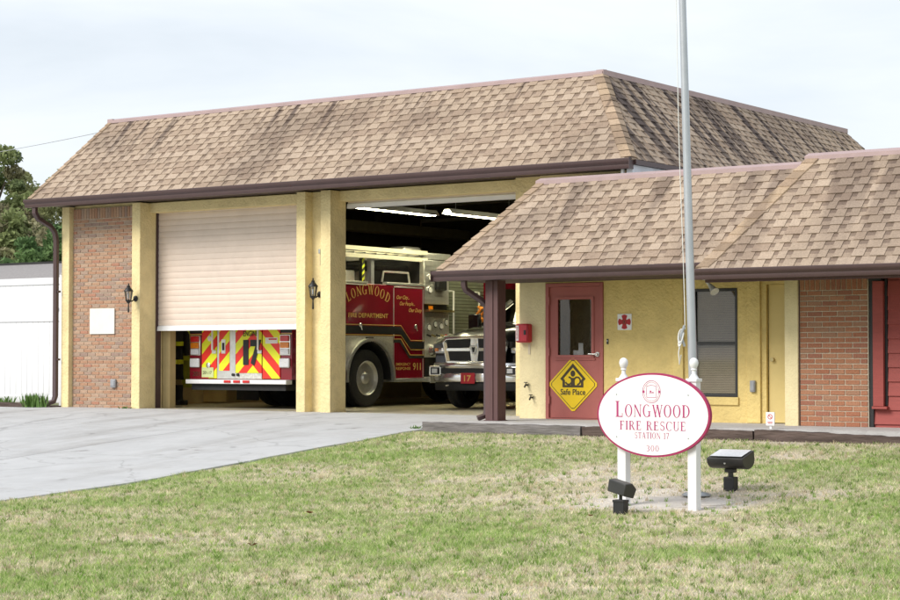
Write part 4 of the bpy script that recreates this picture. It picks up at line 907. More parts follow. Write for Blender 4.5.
# ---- pickup truck, nose out in the right bay
PK = thing('pickup_truck', 'black pickup truck with chrome crossbar grille facing out of the right bay', 'pickup truck', (-19.6, 28.6, .012), local=True)
TR = .42; FY = .95; RY = 4.75
def half(yz, x0, x1):  # side slab with wheel arches
    return yz
prof_lo = [(.30, .58), (.28, .98), (.34, 1.22)]
for sx in (1, -1):
    pts = [(.28, .52), (.24, .95), (.30, 1.22), (.55, 1.36), (1.75, 1.47), (5.75, 1.44), (5.80, .60), (RY + .50, .52)]
    pts += [(RY + .50 * math.cos(a), .46 + .50 * math.sin(a)) for a in np.linspace(.12, PI - .12, 12)] + [(FY + .50, .52)] + [(FY + .50 * math.cos(a), .46 + .50 * math.sin(a)) for a in np.linspace(.12, PI - .12, 12)] + [(FY - .50, .52)]
    m = B().prism(pts, 'x', sx * .62, sx * 1.0); m.build('body_side', 'black_gloss', PK, bevel=.03)
    wheel(PK, sx * .86, FY, TR, .27, sx, 'chrome'); wheel(PK, sx * .86, RY, TR, .27, sx, 'chrome')
    m = B().prism([(.20, 1.02), (.20, 1.22), (.62, 1.27), (.62, 1.06)], 'x', sx * .70, sx * .985); m.build('headlamp', 'lamp_clear', PK, bevel=.02)
    hl = B().lathe([(.075, 0), (.07, -.02), (.03, -.03)], (sx * .80, .195, 1.13), 16, 'y'); hl.build('headlamp_lens', 'chrome', PK)
    bx('turn_lamp', 'lamp_amber', PK, sx * .93 - .035, sx * .93 + .035, .17, .198, 1.06, 1.22)
    m = B().box(sx * 1.16 - .12, sx * 1.16 + .12, 1.72, 1.82, 1.46, 1.78); m.tube([(sx * .95, 1.80, 1.50), (sx * 1.08, 1.78, 1.54)], .03, 6); m.build('door_mirror', 'black_gloss', PK, bevel=.03)
m = B(); n_ = 9
sec = [(.13, 1.28, .60), (.26, 1.39, .66), (.75, 1.49, .70), (1.70, 1.585, .74)]
vs_ = []; fs_ = []
for y_, z_, hw in sec:
    for k in range(n_):
        t_ = -1 + 2 * k / (n_ - 1); vs_.append((t_ * .97, y_, z_ - .10 * abs(t_) ** 3 + (.035 if .35 < abs(t_) < .7 else 0)))
for i in range(len(sec) - 1):
    for k in range(n_ - 1): fs_.append((i * n_ + k, i * n_ + k + 1, (i + 1) * n_ + k + 1, (i + 1) * n_ + k))
m.add(vs_, fs_); m.add([(vs_[k][0], vs_[k][1] + .02, 1.12) for k in range(n_)] + vs_[:n_], [(k, k + 1, n_ + k + 1, n_ + k) for k in range(n_ - 1)]); m.build('bonnet', 'black_gloss', PK, recalc=False)
bx('engine_bay', 'chassis', PK, -.62, .62, .30, 5.7, .50, 1.20)
# greenhouse
ch = B(); b0 = [(-.93, 1.66, 1.53), (.93, 1.66, 1.53), (.93, 3.75, 1.47), (-.93, 3.75, 1.47)]; t0 = [(-.74, 2.42, 2.03), (.74, 2.42, 2.03), (.74, 3.55, 2.04), (-.74, 3.55, 2.04)]
ch.add([(-.76, 2.40, 2.00), (.76, 2.40, 2.00), (.78, 3.6, 2.00), (-.78, 3.6, 2.00), (-.66, 2.52, 2.06), (.66, 2.52, 2.06), (.70, 3.5, 2.065), (-.70, 3.5, 2.065)], [(4, 5, 6, 7), (0, 1, 5, 4), (1, 2, 6, 5), (2, 3, 7, 6), (3, 0, 4, 7), (3, 2, 1, 0)])
ch.build('cab_roof', 'black_gloss', PK, bevel=.02)
m = B()
for a_, c_ in ((b0[0], t0[0]), (b0[1], t0[1]), (b0[2], t0[2]), (b0[3], t0[3])): m.tube([a_, c_], .05, rect=(.05, .04))
for sx in (-1, 1): m.tube([(sx * .93, 2.75, 1.45), (sx * .76, 2.95, 2.03)], .04, rect=(.05, .035))
m.build('roof_pillar', 'black_gloss', PK)
B().add([b0[0], b0[1], t0[1], t0[0]], [(0, 1, 2, 3)]).build('windscreen', 'windscreen', PK)
for sx, i, j in ((-1, 0, 3), (1, 1, 2)): B().add([b0[i], b0[j], t0[j], t0[i]], [(0, 1, 2, 3)]).build('side_window', 'windscreen', PK)
bx('dashboard', 'black', PK, -.85, .85, 1.75, 2.1, 1.2, 1.5); bx('seat_back', 'chassis', PK, -.7, .7, 2.85, 3.0, 1.0, 1.75)
bx('bed_wall', 'black_gloss', PK, -.98, .98, 3.80, 3.86, .7, 1.42); bx('tailgate', 'black_gloss', PK, -.96, .96, 5.74, 5.80, .62, 1.38); bx('bed_floor', 'chassis', PK, -.9, .9, 3.8, 5.75, .75, .8)
m = B().tube([(-.55, 1.62, 1.60), (.45, 1.72, 1.62)], .012, 6); m.build('wiper', 'black', PK)
# grille
bx('grille_back', 'black', PK, -.63, .63, .20, .24, .88, 1.27)
gf_ = B()
def frame(mb, pts, r, y_): mb.tube([(x_, y_, z_) for x_, z_ in pts], r, rect=(r, r * .8))
frame(gf_, [(-.60, .86), (-.68, 1.22), (-.62, 1.30), (0, 1.32), (.62, 1.30), (.68, 1.22), (.60, .86), (0, .845), (-.60, .86)], .042, .185)
gf_.build('grille_surround', 'chrome', PK, bevel=.012)
gc_ = B(); gc_.box(-.64, .64, .165, .205, 1.055, 1.125); gc_.prism([(-.07, .87), (.07, .87), (.10, 1.09), (.08, 1.30), (-.08, 1.30), (-.10, 1.09)], 'y', .155, .20); gc_.build('grille_crossbar', 'chrome', PK, bevel=.012)
m = B()
for k in range(5):
    for z0 in (.92, 1.16): m.box(-.60, .60, .192, .199, z0 + k * .028, z0 + k * .028 + .008)
m.build('grille_mesh', 'dark_bronze', PK)
m = B().prism([(-.055, 1.19), (-.085, 1.15), (-.08, 1.09), (-.05, 1.10), (-.055, 1.07), (-.022, 1.0), (.022, 1.0), (.055, 1.07), (.05, 1.10), (.08, 1.09), (.085, 1.15), (.055, 1.19), (.03, 1.165), (.0, 1.18), (-.03, 1.165)], 'y', .135, .154); m.build('ram_head_badge', 'steel', PK, bevel=.006)
m = B().prism([(-.035, 1.14), (-.015, 1.04), (.015, 1.04), (.035, 1.14), (0, 1.125)], 'y', .128, .134); m.build('badge_face', 'black', PK)
# bumper
bm_ = B(); ys_ = [(-1.01, .40), (-.98, .17), (-.80, .03), (-.45, -.10), (-.2, -.125), (.2, -.125), (.45, -.10), (.80, .03), (.98, .17), (1.01, .40)]
def bumper(z0, z1, push, name, mm):
    b_ = B(); n = len(ys_); v_ = []
    for x_, y_ in ys_: v_ += [(x_, y_ - push, z0), (x_, y_ - push - .02, (z0 + z1) / 2), (x_, y_ - push, z1), (x_ * .98, y_ + .12, z1), (x_ * .98, y_ + .12, z0)]
    f_ = []
    for i in range(n - 1): f_ += [(i * 5 + k, i * 5 + (k + 1) % 5, (i + 1) * 5 + (k + 1) % 5, (i + 1) * 5 + k) for k in range(5)]
    f_ += [(0, 1, 2, 3, 4), tuple((n - 1) * 5 + k for k in (4, 3, 2, 1, 0))]
    b_.add(v_, f_); return b_.build(name, mm, PK, bevel=.008)
bumper(.50, .66, .0, 'bumper_lower', 'chrome'); bumper(.745, .85, .0, 'bumper_upper', 'chrome'); bumper(.34, .495, -.04, 'air_dam', 'chassis')
bx('bumper_intake', 'black', PK, -.66, .66, .03, .10, .655, .75)
for sx in (-1, 1):
    bx('fog_lamp_bezel', 'chrome', PK, sx * .83 - .155, sx * .83 + .155, -.01, .10, .60, .80, bevel=.03)
    fg = bx('fog_lamp', 'black', PK, sx * .83 - .10, sx * .83 + .10, -.025, -.011, .635, .765, bevel=.012)
    B().box(sx * .83 - .06, sx * .83 + .06, -.032, -.026, .66, .74).build('lens', 'lamp_clear', fg, off=(0, 0, 0))
    m = B().tube([(sx * .45, .0, .44), (sx * .45, -.05, .44), (sx * .55, -.05, .43), (sx * .55, .0, .44)], .016, 6); m.build('tow_hook', 'chrome', PK)
bx('front_plate', 'red_plastic', PK, -.155, .155, -.055, -.043, .47, .665, bevel=.006)
le = B(); put_sans(le, sans_polys('17', -.075, .515, .11, .014, .15), '-y', -.058); le.build('plate_lettering', 'gold', PK)
for o_n in PK.children:
    if o_n.name.split('.')[0] in ('grille_back', 'grille_surround', 'grille_crossbar', 'grille_mesh', 'ram_head_badge', 'badge_face', 'front_plate', 'plate_lettering', 'bumper_intake') and o_n.parent == PK: o_n.location.y -= .105
bx('roof_beacon', 'lamp_amber', PK, -.5, .5, 2.75, 2.95, 2.065, 2.13, bevel=.02)

# ---- gear hanging in the garage
def coat(name, label, cat, x, y, z0, z1, m1, stripes, wd):
    t = thing(name, label, cat, (x, y, z0)); n = 14; rows = [(z1, .10), (z1 - .08, wd * .75), (z1 - .35, wd * .9), ((z0 + z1) / 2, wd), (z0 + .1, wd * 1.1), (z0, wd * 1.05)]
    rows.sort(); v = []; f = []
    for i, (z, w_) in enumerate(rows):
        for k in range(n):
            a = 2 * PI * k / n; rr = 1 + .14 * math.sin(3 * a + i * 1.3); v.append((x + .12 * rr * math.cos(a), y + w_ * rr * math.sin(a), z))
    for i in range(len(rows) - 1): f += [(i * n + k, i * n + (k + 1) % n, (i + 1) * n + (k + 1) % n, (i + 1) * n + k) for k in range(n)]
    f += [tuple(range(n))[::-1], tuple(range((len(rows) - 1) * n, len(rows) * n))]
    B().add(v, f).build('coat_body', m1, t)
    for s_ in (-1, 1): B().tube([(x, y + s_ * wd * .7, z1 - .12), (x + .06, y + s_ * wd * 1.15, z1 - .35), (x + .09, y + s_ * wd * 1.2, z1 - .75)], .085, 10, .065).build('sleeve', m1, t)
    for z in stripes:
        b_ = B(); vv = []
        for zz in (z, z + .085):
            i = max(j for j in range(len(rows) - 1) if rows[j][0] <= zz); k0 = (zz - rows[i][0]) / (rows[i + 1][0] - rows[i][0]); w_ = rows[i][1] + (rows[i + 1][1] - rows[i][1]) * k0
            for k in range(n):
                a = 2 * PI * k / n; rr = 1.06 + .14 * math.sin(3 * a + (i + k0) * 1.3); vv.append((x + .13 * rr * math.cos(a), y + w_ * rr * math.sin(a), zz))
        b_.add(vv, [(k, (k + 1) % n, n + (k + 1) % n, n + k) for k in range(n)]).build('reflective_band', 'reflective', t)
    return t
coat('turnout_coat', 'black turnout coat with yellow reflective bands hanging inside the left bay', 'coat', -26.30, 27.9, .52, 1.75, 'coat', (1.19, .83), .20)
coat('hi_vis_jacket', 'yellow green jacket hanging between turnout coat and fire engine', 'jacket', -26.40, 28.45, .36, 1.95, 'hi_vis', (.9,), .17)
bt = thing('fire_boots', 'pair of black boots under the hanging turnout coat', 'boots', (-26.30, 27.9, .012))
for dy in (-.11, .11): 
    m = B().lathe([(.075, 0), (.085, .1), (.075, .2), (.085, .40)], (-26.30, 27.9 + dy, .012), 14); m.box(-26.35, -26.11, 27.86 + dy, 27.96 + dy, .012, .11); m.build('boot', 'rubber', bt, bevel=.01)
m = B().box(-27.0 + .17, -26.3, 32.2, 32.9, .012, .62).build('block_wall', 'inner_wall'); tag(m, 'tan low block stand against the wall behind the fire engine', 'block stand')
t = thing('orange_strap', 'orange strap looped over the rear grab rail of the fire engine', 'strap', (-22.14, 32.6, 1.78), local=True)
m = B()
m.tube([(.0 + .05 * math.sin(3 * a), .0 + .09 * math.cos(a), .10 + .13 * math.sin(a)) for a in np.linspace(0, 2 * PI, 18)], .028, 8); m.tube([(.02, .03, 0), (.03, .06, -.12), (.02, .02, -.2)], .022, 8); m.build('strap_loop', 'orange_cloth', t)

# ================================================================ the station sign and what stands round it
SX, SY = -9.355, 16.93
sg = gz(SY)
SG = thing('station_sign', 'white oval station sign with magenta rim on two white posts', 'sign', (SX, SY, sg))
ov = [(SX + .645 * math.cos(a), .366 + .424 * math.sin(a)) for a in np.linspace(0, 2 * PI, 73)[:-1]]
B().prism(ov, 'y', SY - .075, SY - .03).build('sign_board', 'magenta', SG)
ov2 = [(SX + .625 * math.cos(a), .366 + .404 * math.sin(a)) for a in np.linspace(0, 2 * PI, 73)[:-1]]
B().prism(ov2, 'y', SY - .079, SY - .0752).build('sign_face', 'sign_white', SG)
for x_ in (-9.745, -8.94):
    y_ = SY + .025; g0 = gz(y_) - .08
    p = B().box(x_ - .05, x_ + .05, y_ - .05, y_ + .05, g0, .72).build('post', 'white_vinyl', SG, bevel=.006)
    B().box(x_ - .062, x_ + .062, y_ - .062, y_ + .062, .70, .735).build('post_cap', 'white_vinyl', p, off=(SX, SY, sg), bevel=.006)
    B().lathe([(.052, 0), (.040, .02), (.022, .045), (.020, .075), (.030, .085), (.026, .10), (.040, .125), (.047, .155), (.040, .185), (.022, .203), (.004, .208)], (x_, y_, .735), 20).build('finial', 'white_vinyl', p, off=(SX, SY, sg))
FD = SY - .0795
def sign_line(s_, x0, x1, z, h, **k):
    b = B(); flat_polys(b, serif_text(s_, x0, x1, z, h, **k), '-y', FD); b.build('lettering', 'magenta_ink', SG)
sign_line('LONGWOOD', -9.785, -8.925, .345, .125, first=1.3)
sign_line('FIRE RESCUE', -9.735, -8.975, .212, .092)
sign_line('STATION 17', -9.56, -9.165, .128, .062)
sign_line('300', -9.43, -9.28, .0, .062)
em = B(); ex, ez = SX - .01, .60
P_ = ring(ex, ez, .105, .115, .006, .006, n=40) + ring(ex, ez, .088, .098, .004, .004, n=40)
for q in range(4):
    a = q * PI / 2 + PI / 4; c_, s_ = math.cos(a), math.sin(a)
    P_ += [[(ex + .060 * math.cos(a - .5), ez + .066 * math.sin(a - .5)), (ex + .078 * math.cos(a - .42), ez + .086 * math.sin(a - .42)), (ex + .082 * math.cos(a - .42), ez + .090 * math.sin(a - .42)), (ex + .064 * math.cos(a - .5), ez + .07 * math.sin(a - .5))]]
sqr = [(-.055, -.06), (.055, -.06), (.06, 0), (.055, .06), (0, .068), (-.055, .06), (-.06, 0)]
for (a, b_), (c_, d_) in zip(sqr, sqr[1:] + sqr[:1]):
    L_ = math.hypot(c_ - a, d_ - b_); nx_, nz_ = -(d_ - b_) / L_ * .005, (c_ - a) / L_ * .005
    P_.append([(ex + a, ez + b_), (ex + c_, ez + d_), (ex + c_ + nx_, ez + d_ + nz_), (ex + a + nx_, ez + b_ + nz_)])
P_ += [rc(ex - .03, ex + .03, ez - .018, ez - .013), rc(ex - .02, ex + .0, ez - .008, ez + .012), rc(ex - .098, ex - .078, ez - .012, ez + .012), rc(ex + .078, ex + .098, ez - .012, ez + .012), rc(ex + .005, ex + .026, ez - .008, ez - .001)]
flat_polys(em, P_, '-y', FD); em.build('crest', 'magenta_ink', SG)
for x_ in (-9.77, -8.95):
    for z_ in (.14, .57): B().lathe([(.008, 0), (.006, -.005)], (x_, FD, z_), 8, 'y').build('bolt', 'galvanised', SG)

# flagpole
fx, fy = -9.357, 17.79; fz = gz(fy)
FP = thing('flagpole', 'tall tapered aluminium flagpole with rope behind the station sign', 'flagpole', (fx, fy, fz))
pole = B(); top = Vector((fx - .172 * .819, fy - .172 * .574, fz + 9.2))
top = Vector((fx, fy, fz)) + Vector((-.024 * .819, -.024 * .574, 1)) * 9.2
pole.cyl((fx, fy, fz), tuple(top), .050, .028, 24); pole.build('pole', 'pole_metal', FP)
B().lathe([(.06, 0), (.15, .0), (.15, .015), (.12, .03), (.065, .04)], (fx, fy, fz + .012), 28).build('base_collar', 'galvanised', FP)
ax = lambda z: Vector((fx, fy, fz)) + Vector((-.024 * .819, -.024 * .574, 1)) * z
rp = B(); o_ = Vector((-.055, -.05, 0))
rp.tube([ax(z) + o_ + Vector((-.006 * math.sin(z * 2.1), 0, 0)) for z in np.linspace(1.75, 9.1, 30)], .0045, 6); rp.build('halyard', 'rope', FP)
cl = B(); c0 = ax(1.68) + Vector((-.06, -.05, 0)); cl.tube([c0 + Vector((0, 0, -.11)), c0 + Vector((-.03, -.02, 0)), c0 + Vector((0, 0, .11))], .014, 8); cl.build('cleat', 'galvanised', FP)
rc_ = B()
for k in range(4): rc_.tube([c0 + Vector((-.035 + .028 * math.cos(a), -.02 + .02 * math.sin(a) + k * .006, .09 * math.sin(a + k * .4) * (1 if k % 2 else .8) - .02 * k)) for a in np.linspace(0, 2 * PI, 15)], .006, 6)
rc_.tube([c0 + Vector((-.04, -.02, -.05)), c0 + Vector((-.06, -.02, -.18)), c0 + Vector((-.05, -.02, -.30)), c0 + Vector((-.03, -.02, -.2))], .006, 6); rc_.build('rope_coil', 'rope', FP)

# ground floodlights
def rot2(p, a): return (p[0] * math.cos(a) - p[1] * math.sin(a), p[0] * math.sin(a) + p[1] * math.cos(a))
fb = (-9.47, 16.41); z0 = gz(fb[1])
L1 = thing('floodlight', 'small black ground floodlight in front of the left sign post', 'floodlight', (*fb, z0), 'floodlights on the lawn', local=True)
B().box(-.062, .062, -.05, .05, -.03, .135).build('junction_box', 'black', L1, bevel=.008); B().box(-.066, .066, -.054, .054, .115, .14).build('box_lid', 'black', L1, bevel=.005)
B().tube([(0, 0, .135), (0, 0, .19), (.0, -.01, .22)], .018, 10).build('knuckle', 'dark_bronze', L1)
m = B(); pr = [(-.07, -.055), (.06, -.075), (.085, .02), (.02, .075), (-.07, .065)]
m.prism([(p[0] * 1.0 + .0, p[1] + .255) for p in pr], 'x', -.12, .14); hs_ = m.build('lamp_housing', 'dark_bronze', L1, bevel=.008)
M_ = Matrix.Translation((0, 0, .235)) @ Matrix.Rotation(.17, 4, 'Y') @ Matrix.Rotation(-.35, 4, 'Z') @ Matrix.Translation((0, 0, -.235)); hs_.matrix_local = M_
B().add([(-.10, .088, .265), (.12, .088, .265), (.12, .030, .326), (-.10, .030, .326)], [(0, 1, 2, 3)]).build('lens', 'lamp_clear', L1).matrix_local = M_
fb = (-9.20, 18.27); z0 = gz(fb[1])
L2 = thing('floodlight', 'large black floodlight with tilted glass right of the sign', 'floodlight', (*fb, z0), 'floodlights on the lawn', local=True)
B().box(-.06, .06, -.06, .06, -.03, .15).build('junction_box', 'black', L2, bevel=.01); B().tube([(0, 0, .15), (0, 0, .22)], .03, 12).build('knuckle', 'dark_bronze', L2); B().box(-.06, .06, -.03, .03, .195, .235).build('yoke', 'dark_bronze', L2, bevel=.006)
m = B(); arc = [(.15 * math.cos(a), .10 * math.sin(a)) for a in np.linspace(PI * .93, 2 * PI + .32, 16)]
pts = [(q[0], q[1] + .335) for q in arc] + [(.135, .43), (-.135, .355)]
m.prism([(q[0], q[1]) for q in pts], 'x', -.21, .21); m.build('lamp_housing', 'dark_bronze', L2, bevel=.008)
sn, cs = .075, .27
B().add([(-.185, -.122, .372), (.185, -.122, .372), (.185, .122, .434), (-.185, .122, .434)], [(0, 1, 2, 3)]).build('lens', 'lamp_clear', L2)
B().cyl((-.0, -.135, .30), (0, -.142, .30), .012, n=8).build('screw', 'steel', L2)

# ================================================================ fixtures on the walls
def lantern(x, y, z, label):
    t = thing('wall_lantern', label, 'wall lamp', (x, y, z), 'black carriage lanterns on the garage front', local=True)
    B().lathe([(.055, 0), (.055, -.015), (.03, -.03)], (0, 0, 0), 16, 'y').build('back_plate', 'black', t)
    B().tube([(0, -.02, 0), (0, -.10, -.05), (0, -.17, -.06), (0, -.19, -.02)], .012, 8).build('arm', 'black', t)
    c = (0, -.19, 0)
    m = B().lathe([(.012, -.26), (.018, -.24), (.010, -.10), (.03, -.075), (.055, -.05), (.06, -.03)], c, 14); m.build('base_cup', 'black', t)
    m = B().lathe([(.048, -.03), (.072, .13)], c, 8); m.build('glass_body', 'lantern_glass', t)
    for k in range(8):
        a = 2 * PI * k / 8; B().tube([(c[0] + .05 * math.cos(a), c[1] + .05 * math.sin(a), -.03), (c[0] + .074 * math.cos(a), c[1] + .074 * math.sin(a), .13)], .005, 5).build('cage_bar', 'black', t)
    m = B().lathe([(.088, .13), (.086, .145), (.05, .19), (.03, .215), (.034, .23), (.012, .245), (.014, .265), (.003, .285)], c, 14); m.build('cap', 'black', t)
    B().cyl((c[0], c[1], .0), (c[0], c[1], .09), .018, n=10).build('bulb', 'white_paint', t)
lantern(-25.09, 25.55, 2.05, 'black carriage lantern on the pier beside the brick panel')
lantern(-20.86, 25.75, 2.05, 'black carriage lantern in the recess between the two garage doors')
t = thing('sensor', 'small white sensor above the lantern between the garage doors', 'sensor', (-20.84, 25.75, 2.80)); B().box(-20.86, -20.82, 25.70, 25.75, 2.76, 2.84).build('sensor_body', 'galvanised', t, bevel=.006); B().tube([(-20.84, 25.73, 2.76), (-20.84, 25.73, 2.55)], .008, 6).build('sensor_cable', 'beige_plastic', t)
t = bx('plaque', 'cream_panel', None, -26.37, -25.72, 25.622, 25.645, 1.40, 1.885, bevel=.004); tag(t, 'blank white square plaque on the brick panel', 'plaque')
t = thing('outlet_box', 'grey weatherproof outlet box low on the brick panel', 'outlet box', (-25.735, 25.65, .38)); B().box(-25.80, -25.67, 25.60, 25.645, .39, .55).build('box_body', 'grey_box', t, bevel=.012); B().box(-25.785, -25.685, 25.59, 25.60, .42, .53).build('cover_flap', 'grey_box', t, bevel=.006)
t = thing('telephone_box', 'red emergency telephone box at the left end of the office wall', 'telephone box', (-15.85, 24.594, 1.18))
B().box(-15.965, -15.735, 24.46, 24.592, 1.18, 1.47).build('box_body', 'red_plastic', t, bevel=.025); B().box(-15.955, -15.745, 24.445, 24.46, 1.20, 1.455).build('box_door', 'red_plastic', t, bevel=.012)
B().box(-15.945, -15.895, 24.44, 24.4445, 1.21, 1.44).build('white_strip', 'sticker', t); B().box(-15.80, -15.765, 24.435, 24.445, 1.30, 1.37).build('latch', 'black', t)
b = B(); v_, f_ = sans_polys('TELEPHONE', 0, 0, .03, .01, .20); b.add([(-15.935 + w_, 24.4385, 1.225 + u_) if False else (-15.905 - w_, 24.4385, 1.225 + u_) for u_, w_ in v_], f_); b.build('lettering', 'red_plastic', t)
B().box(-15.815, -15.775, 24.585, 24.592, 1.0, 1.16).build('tag_plate', 'beige_plastic', t)
for x_, z_, lb in ((-15.83, .53, 'upper small brass spigot under the red telephone box'), (-15.74, .34, 'lower small brass spigot near the foot of the entrance door wall')):
    t = thing('spigot', lb, 'spigot', (x_, 24.594, z_), 'spigots on the office wall', local=True)
    B().tube([(0, 0, 0), (0, -.06, 0), (.01, -.10, -.03)], .014, 8).build('spout', 'dark_bronze', t); B().lathe([(.03, 0), (.03, .012)], (0, -.05, .035), 10).build('tap_wheel', 'dark_bronze', t); B().cyl((0, -.05, 0), (0, -.05, .04), .008, n=8).build('tap_stem', 'dark_bronze', t)
t = thing('doorbell', 'small dark doorbell on the wall right of the red door', 'doorbell', (-14.41, 24.6, 1.18)); B().box(-14.425, -14.395, 24.585, 24.6, 1.15, 1.23).build('bell_plate', 'dark_bronze', t, bevel=.004); B().cyl((-14.41, 24.585, 1.20), (-14.41, 24.58, 1.20), .008, n=8).build('button', 'white_paint', t)
# diamond sign on the red door
t = thing('diamond_sign', 'yellow diamond Safe Place sign on the red entrance door', 'sign', (-15.02, 24.608, .13))
cx, cz, dx_, dz_ = -15.02, .545, .445, .425
def diamond(k, rnd=.08):
    pts = []
    for (px, pz) in ((0, 1), (1, 0), (0, -1), (-1, 0)):
        qx, qz = (pz, -px)
        for s_ in (-1, 1): pts.append((cx + (px * (1 - rnd * .7) + s_ * rnd * .7 * abs(qx) * (1 if px == 0 else 1) * (1 if True else 0) * (1 if qx >= 0 else -1) * 1) * dx_ * k if px == 0 else cx + px * (1 - rnd * .7) * dx_ * k,
                                        cz + pz * (1 - rnd * .7) * dz_ * k if px == 0 else cz + (s_ * rnd * .7 * (1 if qz >= 0 else -1)) * dz_ * k))
    return pts
dp = diamond(1.0); B().prism(dp, 'y', 24.600, 24.606).build('sign_plate', 'yellow_sign', t, bevel=.001)
do, di = diamond(.915), diamond(.885); b = B()
for i in range(8): b.poly([(p[0], 24.5985, p[1]) for p in (do[i], do[(i + 1) % 8], di[(i + 1) % 8], di[i])])
b.build('border_line', 'sign_black', t)
b = B(); zz = cz
hut_o = [(cx - .19, zz - .03), (cx - .225, zz + .09), (cx, zz + .315), (cx + .225, zz + .09), (cx + .19, zz - .03)]; hut_o = [(cx - .185, zz - .045), (cx - .185, zz + .05), (cx - .225, zz + .085), (cx, zz + .32), (cx + .225, zz + .085), (cx + .185, zz + .05), (cx + .185, zz - .045)]
hut_i = [(cx - .14, zz - .01), (cx - .14, zz + .06), (cx - .165, zz + .09), (cx, zz + .255), (cx + .165, zz + .09), (cx + .14, zz + .06), (cx + .14, zz - .01)]
for i in range(7): j = (i + 1) % 7; b.poly([(p[0], 24.5985, p[1]) for p in (hut_o[i], hut_o[j], hut_i[j], hut_i[i])])
b.build('hut_symbol', 'sign_black', t)
b = B(); fig = ring(cx, zz + .165, .042, .048, .0418, .0478, n=18)
fig += [[(cx - .035, zz - .01), (cx + .035, zz - .01), (cx + .03, zz + .10), (cx - .03, zz + .10)]]
for s_ in (-1, 1): fig += ring(cx + s_ * .075, zz + .055, .068, .068, .026, .026, 200 if s_ < 0 else -90, 450 if s_ < 0 else 160, 16)
flat_polys(b, fig, '-y', 24.598); b.build('figure_symbol', 'sign_black', t)
b = B(); put_sans(b, sans_polys('Safe Place', cx, zz - .155, .088, .022, .44, 0, True), '-y', 24.5985); b.build('lettering', 'sign_black', t)
# maltese cross plaque
t = thing('cross_plaque', 'white square plaque with a red Maltese cross right of the red door', 'plaque', (-14.115, 24.6, 1.37)); B().box(-14.235, -13.995, 24.585, 24.6, 1.36, 1.60).build('plaque_plate', 'sign_white', t, bevel=.004)
b = B(); P_ = []
for k in range(4):
    a = k * PI / 2
    P_.append([(-14.115 + x_ * math.cos(a) - z_ * math.sin(a), 1.48 + x_ * math.sin(a) + z_ * math.cos(a)) for x_, z_ in ((-.022, .02), (-.050, .090), (-.025, .104), (0, .110), (.025, .104), (.050, .090), (.022, .02))])
P_.append([(-14.115 + .05 * math.cos(a), 1.48 + .05 * math.sin(a)) for a in np.linspace(0, 2 * PI, 25)[:-1]]); flat_polys(b, P_, '-y', 24.583, .0006); b.build('maltese_cross', 'cross_red', t)
b = B(); flat_polys(b, ring(-14.115, 1.48, .036, .036, .006, .006, n=20) + [rc(-14.125, -14.105, 1.462, 1.498)], '-y', 24.580); b.build('cross_centre', 'sign_black', t)
# flood lamp under the eave
t = thing('eave_lamp', 'white flood lamp holder with bare bulb under the eave above the window', 'lamp', (-12.6, 24.45, 2.08))
B().cyl((-12.66, 24.40, 2.06), (-12.66, 24.40, 2.098), .055, n=16).build('mount', 'white_paint', t); B().tube([(-12.66, 24.40, 2.06), (-12.62, 24.36, 2.02), (-12.56, 24.33, 1.975)], .022, 8).build('socket_arm', 'white_paint', t)
bq = B(); bq.cyl((-12.575, 24.34, 1.985), (-12.53, 24.32, 1.945), .028, .04, 14); bq.cyl((-12.53, 24.32, 1.945), (-12.47, 24.29, 1.885), .04, .068, 16); bq.build('bulb', 'lamp_clear', t)
t = thing('switch_box', 'grey electrical box on the office wall right of the window', 'electrical box', (-12.0, 24.565, .45)); B().box(-12.045, -11.965, 24.52, 24.564, .46, .625).build('box_body', 'grey_box', t, bevel=.01); B().box(-12.035, -11.975, 24.512, 24.52, .48, .605).build('cover', 'grey_box', t, bevel=.004)
t = thing('stake_sign', 'tiny white notice on a stake at the porch edge by the corner door', 'sign', (-10.9, 22.80, .018)); B().box(-10.915, -10.885, 22.80, 22.812, .0, .10).build('stake', 'white_paint', t); B().box(-10.96, -10.84, 22.785, 22.80, .06, .235).build('notice_plate', 'sign_white', t)
b = B(); flat_polys(b, ring(-10.9, .175, .034, .034, .009, .009, n=18) + [[(-10.924, .194), (-10.918, .20), (-10.876, .156), (-10.882, .15)], rc(-10.935, -10.865, .10, .108), rc(-10.93, -10.87, .085, .091)], '-y', 22.783); b.build('no_smoking_mark', 'lamp_red', t)

# ================================================================ edging timbers
def timber(x0, x1, y0, z_l, z_r, m_, label, h=.15, d=.14):
    b = B(); n = max(3, int((x1 - x0) / .12)); v = []; rd = random.Random(int(abs(x0) * 100)); g = [(0, 0), (0, .5), (0, 1), (.5, 1), (1, 1), (1, 0)]
    for i in range(n + 1):
        x = x0 + (x1 - x0) * i / n; zt = z_l + (z_r - z_l) * i / n
        for a, c in g: v.append((x + rd.uniform(-.01, .01), y0 + a * d + rd.uniform(-.010, .010), zt - h + c * h + rd.uniform(-.010, .008)))
    k = len(g); f = [(i * k + j, i * k + (j + 1) % k, (i + 1) * k + (j + 1) % k, (i + 1) * k + j) for i in range(n) for j in range(k)] + [tuple(range(k))[::-1], tuple(range(n * k, n * k + k))]
    b.add(v, f); o = b.build('edging_timber', m_, off=(x0, y0, z_l - h)); tag(o, label, 'timber', 'timbers edging the lawn and beds')
timber(-16.40, -13.69, 22.62, .005, -.005, 'timber_grey', 'grey weathered edging timber at the foot of the porch post')
timber(-13.66, -11.07, 22.62, -.005, -.012, 'timber_brown', 'weathered edging timber running behind the station sign')
timber(-11.04, -8.5, 22.60, .01, -.06, 'timber_brown', 'dark brown edging timber in front of the right-hand brick panel')
timber(-8.47, -5.5, 22.58, -.06, -.08, 'timber_brown', 'dark brown edging timber at the far right edge')
